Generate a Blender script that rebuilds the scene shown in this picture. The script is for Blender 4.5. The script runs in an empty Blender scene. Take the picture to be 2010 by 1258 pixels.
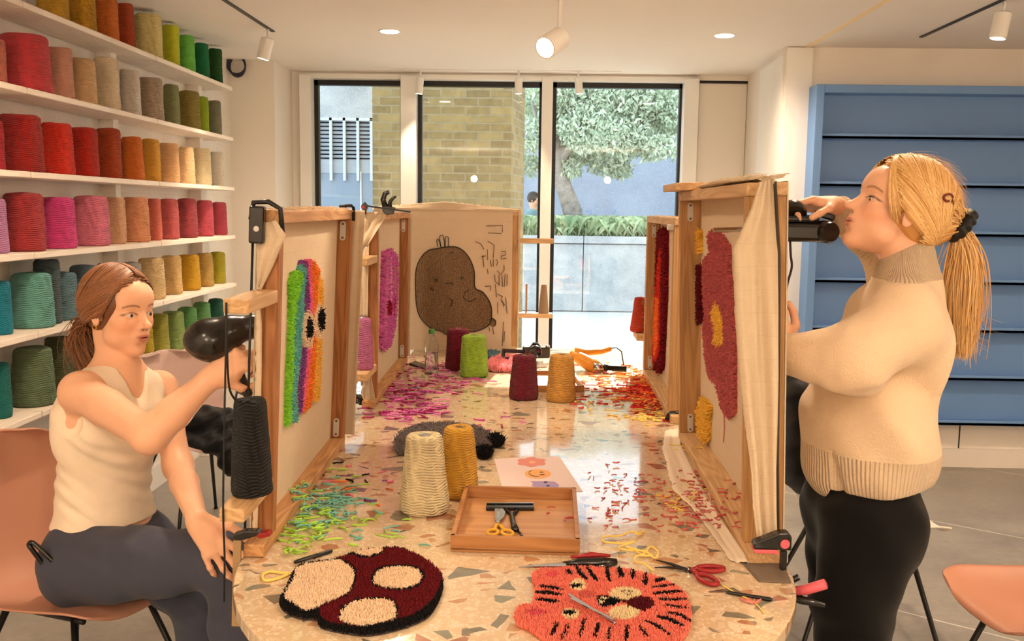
import bpy, math, random
import numpy as np
from mathutils import Vector, Matrix, Euler

# ------------------------------------------------------------------ camera
scene = bpy.context.scene
CAM_H, FPX, PITCH, YAW, ROLL = 1.48, 1850.0, 0.117537, 0.0178, 0.013
_F = np.array([-math.sin(YAW)*math.cos(PITCH), math.cos(YAW)*math.cos(PITCH), -math.sin(PITCH)])
_R0 = np.array([math.cos(YAW), math.sin(YAW), 0.0]); _U0 = np.cross(_R0, _F)
_R = _R0*math.cos(ROLL)+_U0*math.sin(ROLL); _U = -_R0*math.sin(ROLL)+_U0*math.cos(ROLL)
_C = np.array([0, 0, CAM_H])
cd = bpy.data.cameras.new('camera'); cam = bpy.data.objects.new('camera', cd); scene.collection.objects.link(cam)
cd.sensor_width = 36; cd.lens = FPX*36/2010; cd.clip_start = .05; cd.clip_end = 200
cam.matrix_world = Matrix(((_R[0], _U[0], -_F[0], 0), (_R[1], _U[1], -_F[1], 0), (_R[2], _U[2], -_F[2], CAM_H), (0, 0, 0, 1)))
scene.camera = cam

def proj(P):
    d = np.array(P, float)-_C
    return 1005+FPX*(d@_R)/(d@_F), 629-FPX*(d@_U)/(d@_F)
def at(px, py, X=None, Y=None, Z=None):
    """world point seen at a pixel of the photo on one of the planes X=, Y= or Z="""
    q = _F+_R*(px-1005)/FPX-_U*(py-629)/FPX
    t = Y/q[1] if Y is not None else X/q[0] if X is not None else (Z-CAM_H)/q[2]
    return Vector(_C+q*t)
def y_of(px, X, Z):
    lo, hi = .5, 30.
    s = proj((X, lo, Z))[0] < proj((X, hi, Z))[0]
    for _ in range(40):
        m = (lo+hi)/2
        if (proj((X, m, Z))[0] < px) == s: lo = m
        else: hi = m
    return (lo+hi)/2

def lin(c):
    return tuple(((v/255)/12.92 if v/255 <= .04045 else ((v/255+.055)/1.055)**2.4) for v in c)+(1.0,)

# ------------------------------------------------------------------ world, sun, room lights, exposure
vs = scene.view_settings
scene.display_settings.display_device = 'sRGB'
vs.view_transform = 'Standard'; vs.look = 'None'; vs.gamma = 1; vs.use_curve_mapping = False
vs.exposure = 0.8
w = bpy.data.worlds.new('sky'); scene.world = w; w.use_nodes = True
bg = w.node_tree.nodes['Background']; bg.inputs[0].default_value = (.80, .90, 1.0, 1); bg.inputs[1].default_value = 1.7
def light(kind, name, loc, energy, color, rot=(0, 0, 0), **k):
    l = bpy.data.lights.new(name, kind); l.energy = energy; l.color = color
    for a, b in k.items(): setattr(l, a, b)
    o = bpy.data.objects.new(name, l); o.location = loc; o.rotation_euler = rot; scene.collection.objects.link(o); return o
sd = Vector((-.12, -.87, -.46)).normalized()
sun = light('SUN', 'sun', (3, 12, 8), 12.0, (1, .93, .82), angle=.01)
sun.rotation_euler = sd.to_track_quat('-Z', 'Y').to_euler()
WARM = (1.0, .77, .55)
ZC = 2.41
DOWN = [(-.99, 5.0), (1.02, 4.75), (-.9, 2.9), (1.0, 2.9), (-1.3, .4), (1.5, .4), (-.9, -1.2), (1.0, -1.2), (2.8, 3.6), (2.8, 1.2), (2.8, -1.2)]
DOWN[0] = tuple(at(765, 60, Z=ZC))[:2]; DOWN[1] = tuple(at(1422, 68, Z=ZC))[:2]
for i, (x, y) in enumerate(DOWN):
    light('SPOT', 'downlight_glow', (x, y, ZC-.03), 50, WARM, spot_size=2.75, spot_blend=.9, shadow_soft_size=.07)
for (x, y, z, e) in ((-.9, -1.6, 1.95, 38), (1.2, -1.4, 1.95, 38), (3.4, .8, 1.95, 30)):   # unseen fill points added to brighten the ceiling, no lamp bodies
    light('POINT', 'ceiling_fill', (x, y, z), e, WARM, shadow_soft_size=.05)

# ------------------------------------------------------------------ helpers
COL = scene.collection
def link(o, parent=None):
    COL.objects.link(o)
    if parent is not None: o.parent = parent
    return o
def tag(o, label=None, cat=None, group=None, kind=None):
    if label: o['label'] = label
    if cat: o['category'] = cat
    if group: o['group'] = group
    if kind: o['kind'] = kind
    return o
def thing(name, label, cat, loc=(0, 0, 0), rz=0, group=None):
    o = bpy.data.objects.new(name, None); o.location = loc; o.rotation_euler = (0, 0, rz); o.empty_display_size = .05
    return tag(link(o), label, cat, group)
class MB:
    def __init__(s): s.v = []; s.f = []; s.c = None; s.m = []
    def add(s, v, f, mi=0):
        n = len(s.v); s.v += [tuple(p) for p in v]; s.f += [tuple(i+n for i in q) for q in f]; s.m += [mi]*len(f); return s
    def box(s, a, b, R=None, o=(0, 0, 0), mi=0):
        v = [(x, y, z) for x in (a[0], b[0]) for y in (a[1], b[1]) for z in (a[2], b[2])]
        if R is not None: v = [tuple(R @ Vector(p)+Vector(o)) for p in v]
        return s.add(v, [(0, 1, 3, 2), (4, 6, 7, 5), (0, 4, 5, 1), (2, 3, 7, 6), (0, 2, 6, 4), (1, 5, 7, 3)], mi)
    def bar(s, p, q, w, h, up=(0, 0, 1), mi=0):
        p, q = Vector(p), Vector(q); d = (q-p).normalized(); r = d.cross(Vector(up)).normalized(); u = r.cross(d)
        v = [c+r*a*w/2+u*b*h/2 for c in (p, q) for a, b in ((-1, -1), (1, -1), (1, 1), (-1, 1))]
        return s.add(v, [(3, 2, 1, 0), (4, 5, 6, 7), (0, 1, 5, 4), (1, 2, 6, 5), (2, 3, 7, 6), (3, 0, 4, 7)], mi)
    def tube(s, pts, r, n=8, closed=False, mi=0, cap=True):
        pts = [Vector(p) for p in pts]; N = len(pts); rs = r if hasattr(r, '__len__') else [r]*N
        v = []; prev = None
        for i, p in enumerate(pts):
            a = pts[(i-1) % N] if closed or i > 0 else p; b = pts[(i+1) % N] if closed or i < N-1 else p
            t = (b-a); t = t.normalized() if t.length > 1e-9 else Vector((0, 0, 1))
            if prev is None:
                u = t.orthogonal().normalized()
            else:
                u = prev-t*prev.dot(t); u = u.normalized() if u.length > 1e-6 else t.orthogonal().normalized()
            prev = u; w_ = t.cross(u)
            for k in range(n):
                an = 2*math.pi*k/n; v.append(p+(u*math.cos(an)+w_*math.sin(an))*rs[i])
        f = []
        for i in range(N if closed else N-1):
            j = (i+1) % N
            for k in range(n): f.append((i*n+k, i*n+(k+1) % n, j*n+(k+1) % n, j*n+k))
        if cap and not closed: f += [tuple(range(n))[::-1], tuple((N-1)*n+k for k in range(n))]
        return s.add(v, f, mi)
    def lathe(s, prof, n=24, o=(0, 0, 0), axis='Z', mi=0, R=None):
        v = []; f = []
        for (r, z) in prof:
            for k in range(n):
                a = 2*math.pi*k/n; p = Vector((r*math.cos(a), r*math.sin(a), z))
                if R is not None: p = R @ p
                v.append(p+Vector(o))
        m = len(prof)
        for i in range(m-1):
            for k in range(n): f.append((i*n+k, i*n+(k+1) % n, (i+1)*n+(k+1) % n, (i+1)*n+k))
        if prof[0][0] > 0: f.append(tuple(range(n))[::-1])
        if prof[-1][0] > 0: f.append(tuple((m-1)*n+k for k in range(n)))
        return s.add(v, f, mi)
    def prism(s, poly, off, mi=0):
        """closed outline (list of 3D points) extruded by the vector off"""
        n = len(poly); off = Vector(off); v = [Vector(p) for p in poly]; v += [p+off for p in v[:n]]
        return s.add(v, [tuple(range(n))[::-1], tuple(range(n, 2*n))]+[(i, (i+1) % n, n+(i+1) % n, n+i) for i in range(n)], mi)
    def build(s, name, mat, parent=None, smooth=False, bevel=0, loc=None, color=None):
        me = bpy.data.meshes.new(name); me.from_pydata([tuple(p) for p in s.v], [], s.f)
        for m in (mat if isinstance(mat, (list, tuple)) else [mat]): me.materials.append(m)
        if any(s.m): me.polygons.foreach_set('material_index', s.m)
        if s.c is not None: set_color(me, s.c)
        import bmesh
        bm = bmesh.new(); bm.from_mesh(me); bmesh.ops.recalc_face_normals(bm, faces=bm.faces); bm.to_mesh(me); bm.free()
        if smooth: me.polygons.foreach_set('use_smooth', [True]*len(me.polygons))
        o = bpy.data.objects.new(name, me); link(o, parent)
        if loc is not None: o.location = loc
        if smooth == 'auto':
            bm_angle(o)
        if bevel:
            b = o.modifiers.new('bevel', 'BEVEL'); b.width = bevel; b.segments = 2; b.limit_method = 'ANGLE'; b.angle_limit = .6
        if color is not None: o.color = lin(color)
        return o
def bm_angle(o):
    o.data.set_sharp_from_angle(angle=.6)
def set_color(me, cols):
    a = me.color_attributes.new('Col', 'FLOAT_COLOR', 'POINT')
    c = np.ones((len(me.vertices), 4), np.float32); cc = np.asarray(cols, np.float32); c[:, :cc.shape[1]] = cc
    a.data.foreach_set('color', c.ravel())
def np_mesh(name, v, f, mat, parent=None, smooth=True, cols=None):
    """v (n,3), f (m,4) or (m,3) arrays"""
    me = bpy.data.meshes.new(name); n, m, k = len(v), len(f), f.shape[1]
    me.vertices.add(n); me.vertices.foreach_set('co', np.asarray(v, np.float32).ravel())
    me.loops.add(m*k); me.loops.foreach_set('vertex_index', np.asarray(f, np.int32).ravel())
    me.polygons.add(m); me.polygons.foreach_set('loop_start', np.arange(0, m*k, k, dtype=np.int32))
    me.polygons.foreach_set('use_smooth', np.full(m, smooth)); me.update(calc_edges=True)
    me.materials.append(mat)
    if cols is not None: set_color(me, cols)
    o = bpy.data.objects.new(name, me); return link(o, parent)
def dup(root, parent=None):
    c = root.copy(); COL.objects.link(c)
    if parent is not None: c.parent = parent
    for ch in list(root.children):
        dup(ch, c)
    return c
def struct(mb, name, mat, **k):
    return tag(mb.build(name, mat, **k), kind='structure')

# ------------------------------------------------------------------ materials
class NT:
    def __init__(s, name):
        s.m = bpy.data.materials.new(name); s.m.use_nodes = True; s.t = s.m.node_tree; s.b = s.t.nodes['Principled BSDF']
    def n(s, typ, **k):
        nd = s.t.nodes.new('ShaderNode'+typ)
        for a, b in k.items():
            if a.startswith('i_'):
                key = a[2:]; key = int(key) if key.isdigit() else key.replace('_', ' ')
                s.set(nd.inputs[key], b)
            else: setattr(nd, a, b)
        return nd
    def set(s, inp, val):
        if isinstance(val, bpy.types.NodeSocket): s.t.links.new(val, inp)
        elif isinstance(val, bpy.types.Node): s.t.links.new(val.outputs[0], inp)
        else: inp.default_value = val
    def math(s, op, a, b=0.0, c=0.0):
        nd = s.n('Math', operation=op); s.set(nd.inputs[0], a); s.set(nd.inputs[1], b); s.set(nd.inputs[2], c); return nd.outputs[0]
    def mix(s, f, a, b, blend='MIX'):
        nd = s.n('Mix', data_type='RGBA', blend_type=blend); s.set(nd.inputs[0], f); s.set(nd.inputs[6], a); s.set(nd.inputs[7], b); return nd.outputs[2]
    def ramp(s, f, stops, interp='LINEAR'):
        nd = s.n('ValToRGB'); s.set(nd.inputs[0], f); r = nd.color_ramp; r.interpolation = interp
        while len(r.elements) < len(stops): r.elements.new(.5)
        for e, (p, c) in zip(r.elements, stops): e.position = p; e.color = c if len(c) == 4 else lin(c)
        return nd.outputs[0]
    def bump(s, h, strength=.5, dist=.002):
        nd = s.n('Bump'); s.set(nd.inputs['Height'], h); nd.inputs['Strength'].default_value = strength; nd.inputs['Distance'].default_value = dist
        s.t.links.new(nd.outputs[0], s.b.inputs['Normal']); return nd
    def base(s, c, rough=.5, spec=None, metal=0):
        s.set(s.b.inputs['Base Color'], c); s.set(s.b.inputs['Roughness'], rough); s.b.inputs['Metallic'].default_value = metal
        if spec is not None: s.b.inputs['Specular IOR Level'].default_value = spec
        return s
    def obj(s): return s.n('TexCoord').outputs['Object']
    def noise(s, vec, scale, detail=3, rough=.5, dim='3D'):
        return s.n('TexNoise', noise_dimensions=dim, i_Vector=vec, i_Scale=scale, i_Detail=detail, i_Roughness=rough).outputs[0]
    def mapping(s, vec, scale=(1, 1, 1), rot=(0, 0, 0)):
        nd = s.n('Mapping', i_Vector=vec); nd.inputs['Scale'].default_value = scale; nd.inputs['Rotation'].default_value = rot; return nd.outputs[0]
_mc = {}
def plain(c, rough=.5, metal=0, spec=.4, noise=0.04, name=None, bump=0, bscale=200):
    key = (c, rough, metal, spec, noise, bump)
    if key in _mc: return _mc[key]
    t = NT(name or 'paint'); v = t.obj(); L = lin(c)
    nz = t.noise(v, 9, 4)
    f = t.math('MULTIPLY_ADD', nz, 2*noise, 1-noise)
    col = t.n('HueSaturation', i_Value=f, i_Color=L).outputs[0]
    t.base(col, rough, spec, metal)
    if bump: t.bump(t.noise(v, bscale, 2), bump, .001)
    _mc[key] = t.m; return t.m
def emit(c, s, name='lamp_glow'):
    t = NT(name); t.base((0, 0, 0, 1)); t.b.inputs['Emission Color'].default_value = c if len(c) == 4 else lin(c); t.b.inputs['Emission Strength'].default_value = s; return t.m

def wood(name, c1, c2, axis=2, scale=1.0, rough=.55, knots=True):
    """grain lines run along the given local axis"""
    t = NT(name); v = t.obj()
    sc = [14*scale]*3; sc[axis] = .9*scale
    p = t.mapping(v, tuple(sc))
    nz = t.n('TexNoise', i_Vector=p, i_Scale=1.4, i_Detail=2, i_Distortion=.6).outputs[0]
    rings = t.math('SINE', t.math('MULTIPLY', nz, 62))
    fine = t.noise(t.mapping(v, tuple(160*scale if i != axis else 6*scale for i in range(3))), 1, 3)
    f = t.math('ADD', t.math('MULTIPLY_ADD', rings, .28, .38), t.math('MULTIPLY', fine, .45))
    col = t.ramp(f, [(.1, c1), (.95, c2)])
    if knots:
        vo = t.n('TexVoronoi', i_Vector=t.mapping(v, tuple(5 if i != axis else 2.2 for i in range(3))), i_Scale=1.0, i_Randomness=1.0)
        k = t.ramp(vo.outputs[0], [(.04, (0, 0, 0, 1)), (.12, (1, 1, 1, 1))])
        col = t.mix(k, lin(tuple(int(q*.45) for q in c1)), col)
    t.base(col, rough, .3); t.bump(f, .15, .001); return t.m

def glassy():
    t = NT('window_glass'); o = t.t.nodes['Material Output']
    tr = t.n('BsdfTransparent', i_Color=(.93, .97, .98, 1)); gl = t.n('BsdfGlossy', i_Color=(1, 1, 1, 1), i_Roughness=.0)
    fr = t.n('Fresnel', i_IOR=1.5)
    mx = t.n('MixShader'); t.set(mx.inputs[0], fr.outputs[0]); t.set(mx.inputs[1], tr.outputs[0]); t.set(mx.inputs[2], gl.outputs[0])
    t.t.links.new(mx.outputs[0], o.inputs[0]); return t.m

M = {}
M['wall'] = plain((236, 228, 218), .7, noise=.02, name='white_wall_paint')
def painted_brick():
    t = NT('white_painted_block'); v = t.obj()
    p = t.n('SeparateXYZ', i_Vector=v); q = t.n('CombineXYZ', i_X=p.outputs[1], i_Y=p.outputs[2])
    b = t.n('TexBrick', i_Vector=q.outputs[0], i_Scale=1.0); b.inputs['Brick Width'].default_value = .44; b.inputs['Row Height'].default_value = .22
    b.inputs['Mortar Size'].default_value = .006; b.inputs['Mortar Smooth'].default_value = .4
    nz = t.noise(v, 60, 4)
    t.base(t.mix(nz, lin((222, 214, 204)), lin((238, 231, 222))), .65)
    h = t.math('ADD', t.math('MULTIPLY', b.outputs[1], -1.0), t.math('MULTIPLY', nz, .5)); t.bump(h, .5, .004); return t.m
M['block'] = painted_brick()
M['ceil'] = plain((240, 233, 224), .8, noise=.015, name='ceiling_paint')
M['shelf'] = wood('pale_shelf_wood', (232, 216, 198), (246, 234, 220), 1, knots=False)
M['blackmetal'] = plain((22, 22, 24), .4, name='black_metal')
M['blackplastic'] = plain((14, 14, 15), .22, spec=.6, noise=.02, name='gloss_black_plastic')
M['whitemetal'] = plain((238, 236, 232), .4, name='white_powder_coat')
M['glass'] = glassy()
M['blue'] = plain((108, 150, 206), .45, name='blue_paint', noise=.03)
def floor_mat():
    t = NT('concrete_floor_tile'); v = t.obj()
    a = t.noise(v, 2.2, 5, .6); b = t.noise(v, 30, 4)
    col = t.ramp(t.math('ADD', t.math('MULTIPLY', a, .75), t.math('MULTIPLY', b, .25)), [(.3, (124, 117, 108)), (.7, (163, 155, 143))])
    br = t.n('TexBrick', i_Vector=t.mapping(v, (1, 1, 1), (0, 0, .62)), i_Scale=1.0, offset=0.0); br.inputs['Brick Width'].default_value = 1.2; br.inputs['Row Height'].default_value = 1.2
    br.inputs['Mortar Size'].default_value = .004; br.inputs['Mortar Smooth'].default_value = .1
    t.base(t.mix(br.outputs[1], col, lin((205, 198, 186))), t.math('MULTIPLY_ADD', a, .25, .2), .5); t.bump(b, .08, .002); return t.m
M['floor'] = floor_mat()

# ------------------------------------------------------------------ the room shell
XL, YW, YR, XR, YB, YCOL = -1.96, 6.66, 5.5, 4.6, -3.2, 6.2
struct(MB().box((XL-.3, YB-.2, -.1), (XR+.2, YW+.2, 0)), 'floor', M['floor'])
struct(MB().box((XL-.3, YB-.2, ZC), (XR+.2, YW+.25, ZC+.15)), 'ceiling', M['ceil'])
struct(MB().box((XL-.2, YB, 0), (XL, YW, ZC)), 'wall_left', M['block'])
struct(MB().box((XL-.2, YB-.2, 0), (XR+.2, YB, ZC)), 'wall_rear', M['wall'])
struct(MB().box((XR, YB, 0), (XR+.2, YR+.3, ZC)), 'wall_right', M['wall'])
XCR = at(540, 121, Z=ZC).x
struct(MB().box((XL, YCOL, 0), (XCR, YW+.25, ZC)), 'wall_column_left', M['wall'])
XWL = at(592, 300, Y=YW).x; XWR = at(1366, 300, Y=YW).x
struct(MB().box((XCR, YW, 0), (XWL, YW+.25, ZC)), 'wall_window_left', M['wall'])
ZH = at(980, 158, Y=YW).z
struct(MB().box((XWL, YW, ZH+.015), (1.66, YW+.25, ZC)), 'wall_window_head', M['wall'])
XPR = at(1463, 300, Y=YW).x
struct(MB().box((XWR, YW+.03, 0), (XPR+.1, YW+.25, ZH+.02)), 'wall_window_right', M['wall'])
struct(MB().box((XWR+.012, YW+.012, .01), (XPR-.004, YW+.03, ZH-.005)), 'trim_1', M['wall'])
struct(MB().box((XWR, YW+.005, ZH+.0), (XPR, YW+.02, ZH+.014)), 'trim_2', M['blackmetal'])
ret = MB(); a, b = at(1466, 148, Z=ZC), at(1523, 100, Z=ZC)
XRET = 1.43
struct(MB().prism([(XPR, YW+.03, 0), (XRET, YR+.004, 0), (1.62, YR+.004, 0), (1.62, YW+.2, 0), (XPR, YW+.2, 0)], (0, 0, ZC)), 'wall_return', M['wall'])
dr = MB().prism([(XPR+(XRET-XPR)*.45-.001, YW+.03+(YR-YW-.03)*.45, .01), (XRET+.001, YR+.012, .01), (XRET-.014, YR+.010, .01), (XPR+(XRET-XPR)*.45-.016, YW+.03+(YR-YW-.03)*.45, .01)], (0, 0, ZC-.05))
struct(dr, 'door_1', M['whitemetal'])
struct(MB().box((XRET-.002, YR, 0), (XR, YR+.12, ZC)), 'wall_back_right', M['wall'])
X2 = at(1585, 300, Y=YR).x
struct(MB().box((XRET+.004, YR-.018, .0), (X2, YR+.01, ZC-.004)), 'trim_3', M['whitemetal'])
struct(MB().box((X2+.01, YR-.02, 0), (XR, YR, .11)), 'baseboard_back_right', M['wall'])
struct(MB().box((XL, YB, 0), (XL+.02, YCOL, .12)), 'baseboard_left', M['wall'])
struct(MB().box((2.55, YR-.004, .11), (2.556, YR, .3)), 'trim_4', M['blackmetal'])
xs = at(1575, 98, Z=ZC).x
struct(MB().box((xs-.012, -3, ZC-.004), (xs+.012, YR, ZC+.01)), 'trim_5', plain((250, 226, 180), .6, name='lit_gap_cream'))  # cream strip: light in a ceiling recess gap, put in as colour

# window: white posts, black inner frames, glass
XB = [at(p, 300, Y=YW).x for p in (592, 788, 818, 1062, 1083, 1338, 1366)]
wf = MB()
for a, b in ((XB[0], at(614, 300, Y=YW).x), (XB[1], XB[2]), (XB[3], XB[4]), (XB[5], XB[6])): wf.box((a, YW-.05, 0), (b, YW+.14, ZH+.02))
wf.box((XB[0], YW-.02, ZH-.0), (XB[6], YW+.14, ZH+.035)); wf.box((XB[0], YW-.02, 0), (XB[6], YW+.14, .06))
win = struct(wf, 'window_1', M['whitemetal'], bevel=.003)
x0 = at(614, 300, Y=YW).x
for a, b in ((x0, XB[1]), (XB[2], XB[3]), (XB[4], XB[5])):
    fb = MB(); y0, y1, t_ = YW+.06, YW+.12, .028
    fb.box((a, y0, .06), (a+t_, y1, ZH)).box((b-t_*.6, y0, .06), (b, y1, ZH)).box((a, y0, ZH-.035), (b, y1, ZH)).box((a, y0, .06), (b, y1, .1))
    o = fb.build('window_frame', M['blackmetal'], win)
    g = MB().box((a+t_, YW+.088, .1), (b-t_*.6, YW+.094, ZH-.035)).build('pane', M['glass'], o)

# blue wall shelving unit
BY = YR-.16
bx0 = at(1597, 300, Y=BY).x; bt = at(1800, 167, Y=BY).z; bb = at(1800, 836, Y=BY).z
bu = thing('blue_shelf_unit', 'large blue painted ledge shelving unit on the white right-hand wall', 'shelving unit', (bx0, BY, bb))
W_, H_ = 2.2, bt-bb
MB().box((0, 0, 0), (.045, .155, H_)).build('side_panel', M['blue'], bu, bevel=.003)
MB().box((W_-.045, 0, 0), (W_, .155, H_)).build('side_panel', M['blue'], bu, bevel=.003)
MB().box((.045, 0, H_-.045), (W_-.045, .155, H_)).build('top_panel', M['blue'], bu, bevel=.003)
MB().box((.045, .12, 0), (W_-.045, .15, H_-.045)).build('back_panel', M['blue'], bu)
for py in (268, 362, 457, 551, 645, 739, 832):
    z = at(1800, py, Y=BY+.04).z-bb; z = max(z, .018)
    MB().box((.045, .03, z-.018), (W_-.045, .12, z)).box((.045, .03, z-.018), (W_-.045, .042, z+.012)).build('ledge', M['blue'], bu, bevel=.002)

# ------------------------------------------------------------------ outdoors
def brick_mat():
    t = NT('yellow_stock_brick'); v = t.obj(); p = t.n('SeparateXYZ', i_Vector=v)
    q = t.n('CombineXYZ', i_X=t.math('ADD', p.outputs[0], p.outputs[1]), i_Y=p.outputs[2])
    b = t.n('TexBrick', i_Vector=q.outputs[0], i_Scale=1.0); b.inputs['Brick Width'].default_value = .225; b.inputs['Row Height'].default_value = .075
    b.inputs['Mortar Size'].default_value = .008; b.inputs['Color1'].default_value = lin((150, 126, 80)); b.inputs['Color2'].default_value = lin((112, 92, 58)); b.inputs['Mortar'].default_value = lin((138, 126, 98))
    nz = t.noise(v, 14, 5, .7)
    col = t.mix(.3, b.outputs[0], t.ramp(nz, [(.3, (74, 62, 42)), (.7, (160, 140, 96))]))
    t.base(col, .9, .2); t.bump(t.math('ADD', t.math('MULTIPLY', b.outputs[1], -1.), nz), .6, .01); return t.m
M['brick'] = brick_mat()
def concrete(name, c1, c2, sc=3):
    t = NT(name); v = t.obj(); nz = t.noise(v, sc, 6, .65)
    sp = t.n('TexVoronoi', i_Vector=v, i_Scale=60.)
    t.base(t.mix(t.math('MULTIPLY', t.math('LESS_THAN', sp.outputs[0], .25), .35), t.ramp(nz, [(.3, c1), (.7, c2)]), lin((235, 235, 235))), .85, .2); t.bump(nz, .2, .01); return t.m
M['conc'] = concrete('grey_concrete', (150, 156, 160), (186, 190, 192))
M['pave'] = concrete('pale_paving', (196, 194, 190), (214, 211, 206), 1.5)
M['bluewall'] = concrete('slate_blue_render', (134, 146, 164), (156, 168, 184), 1.2)
struct(MB().box((-14, YW+.26, -.12), (16, 40, -.01)), 'floor_paving', M['pave'])
YP = 8.7
pl, pr = at(731, 250, Y=YP), at(1004, 250, Y=YP); pe = at(1030, 250, Y=YP+.8)
struct(MB().prism([(pl.x, YP, 0), (pr.x, YP, 0), (pe.x, YP+.8, 0), (pl.x, YP+.8, 0)], (0, 0, 4.2)), 'wall_brick_pillar', M['brick'])
YG = 10.2
gx0, gx1 = at(540, 250, Y=YG).x, at(760, 250, Y=YG).x; gz0, gz1 = at(680, 336, Y=YG).z, at(680, 231, Y=YG).z
struct(MB().box((gx0, YG, gz1), (gx1, YG+.3, 6)), 'wall_grey_upper', M['conc'])
M['door'] = plain((128, 146, 164), .5, name='blue_grey_door')
struct(MB().box((gx0, YG+.05, 0), (gx1, YG+.3, gz0)), 'door_2', M['door'])
gd = tag(MB().box((at(708, 400, Y=YG+.05).x, YG+.03, 0), (at(710, 400, Y=YG+.05).x, YG+.05, gz0)).box((at(704, 400, Y=YG).x, YG, at(700, 434, Y=YG).z), (at(712, 400, Y=YG).x, YG+.05, at(700, 420, Y=YG).z)).build('door_handle', M['whitemetal']), kind='structure')
gr = thing('louvre_grille', 'grey metal louvre grille with vertical bars above the blue-grey outside doors', 'grille', (gx0, YG, gz0))
MB().box((0, .1, 0), (gx1-gx0, .12, gz1-gz0)).build('backing', plain((60, 66, 72), .7), gr)
sl = MB(); k = 0.02
while k < gz1-gz0-.02: sl.box((0, .05, k), (gx1-gx0, .09, k+.026)); k += .042
sl.build('slats', plain((150, 158, 166), .5), gr)
vb = MB(); x = 0.0
while x < gx1-gx0: vb.box((x, 0, -.1), (x+.028, .04, gz1-gz0)); x += .145
MB().box((0, .042, -.02), (gx1-gx0, .06, .12)).build('apron', plain((160, 168, 176), .5), gr)
vb.box((0, 0, gz1-gz0-.03), (gx1-gx0, .04, gz1-gz0)).build('bars', plain((190, 198, 204), .5), gr)
YPL = at(1150, 612, Z=-.01).y; zt = at(1150, 463, Y=YPL).z
plx0, plx1 = at(985, 500, Y=YPL).x, 9.0
pls = MB()
x = plx0
while x < plx1: pls.box((x, YPL, 0), (x+1.19, YPL+1.6, zt-.12)); pls.box((x, YPL-.04, zt-.11), (x+1.19, YPL+1.6, zt)); x += 1.2
tag(pls.build('planter', M['conc'], bevel=.01), 'long raised concrete planter wall outside in the courtyard', 'planter')
struct(MB().box((-2, 19, 0), (14, 19.3, 4.5)), 'wall_blue_outside', M['bluewall'])
struct(MB().box((-8, 22, 0), (-2, 22.3, 4.5)), 'wall_far_outside', M['conc'])
rng = np.random.default_rng(5)
def blades(n, x0, x1, y0, y1, z0, h, col1, col2, wid=.012):
    P = np.stack([rng.uniform(x0, x1, n), rng.uniform(y0, y1, n), np.full(n, z0)], 1); a = rng.uniform(0, 6.28, n); L = h*rng.uniform(.5, 1.2, n)
    d = np.stack([np.cos(a), np.sin(a), 0*a], 1); s = np.stack([-np.sin(a), np.cos(a), 0*a], 1)*wid
    v = np.concatenate([P-s, P+s, P+d*(L*.35)[:, None]+[0, 0, 1]*(L*.75)[:, None], P+d*(L*.9)[:, None]+[0, 0, 1]*(L*.85)[:, None]], 0)
    i = np.arange(n); f = np.concatenate([np.stack([i, i+n, i+2*n], 1), np.stack([i+n, i+3*n, i+2*n], 1)], 0)
    t = rng.uniform(0, 1, (n, 1)); c = np.array(lin(col1)[:3])*(1-t)+np.array(lin(col2)[:3])*t
    return v, f, np.concatenate([c]*4, 0)
def vcol(name='vertex_colour', rough=.8, spec=.2, trans=0):
    t = NT(name); a = t.n('Attribute', attribute_name='Col'); t.base(a.outputs[0], rough, spec)
    return t.m
M['vcol'] = vcol()
v, f, c = blades(9000, plx0, 7, YPL+.05, YPL+1.4, zt, .30, (120, 150, 110), (200, 216, 176), .008)
tag(np_mesh('grass', v, f, M['vcol'], cols=c), 'tufts of green grass growing along the outdoor planter', 'grass', kind='stuff')
# tree
def leaf_cloud(n, blobs, size, cols):
    B = np.array(blobs); w_ = (B[:, 3]**2); idx = rng.choice(len(B), n, p=w_/w_.sum())
    u = rng.normal(size=(n, 3)); u /= np.linalg.norm(u, axis=1)[:, None]; r = rng.uniform(.3, 1, n)**.5
    P = B[idx, :3]+u*(r*B[idx, 3])[:, None]*[1, 1, .75]
    a = rng.normal(size=(n, 3)); a[:, 2] -= .8; a /= np.linalg.norm(a, axis=1)[:, None]; b = np.cross(a, rng.normal(size=(n, 3))); b /= np.linalg.norm(b, axis=1)[:, None]
    L = size*rng.uniform(.6, 1.3, (n, 1)); W = L*.2
    v = np.concatenate([P, P+a*L*.5+b*W, P+a*L, P+a*L*.5-b*W], 0); i = np.arange(n); f = np.stack([i, i+n, i+2*n, i+3*n], 1)
    t = rng.uniform(0, 1, (n, 1)); c = np.array(lin(cols[0])[:3])*(1-t)+np.array(lin(cols[1])[:3])*t
    return v, f, np.concatenate([c]*4, 0)
YT = YPL+.9
def trunk(pts, mat, name, parent, rs): MB().tube([at(a, b, Y=YT) for a, b in pts], rs, 12).build(name, mat, parent, smooth=True)
tr = thing('olive_tree', 'leaning pale-barked tree with feathery green leaves outside the window', 'tree', tuple(at(1132, 460, Y=YT)))
tb = tr.location.copy()
def rel(o, base):
    o.location = -Vector(base); return o
M['bark'] = concrete('pale_bark', (120, 112, 104), (176, 168, 160), 8)
rel(MB().tube([at(a, b, Y=YT) for a, b in ((1134, 462), (1122, 410), (1108, 370), (1092, 330), (1088, 290), (1100, 240), (1120, 190))], [.17, .15, .13, .12, .09, .06, .03], 12).build('trunk', M['bark'], tr, smooth=True), tb)
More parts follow.
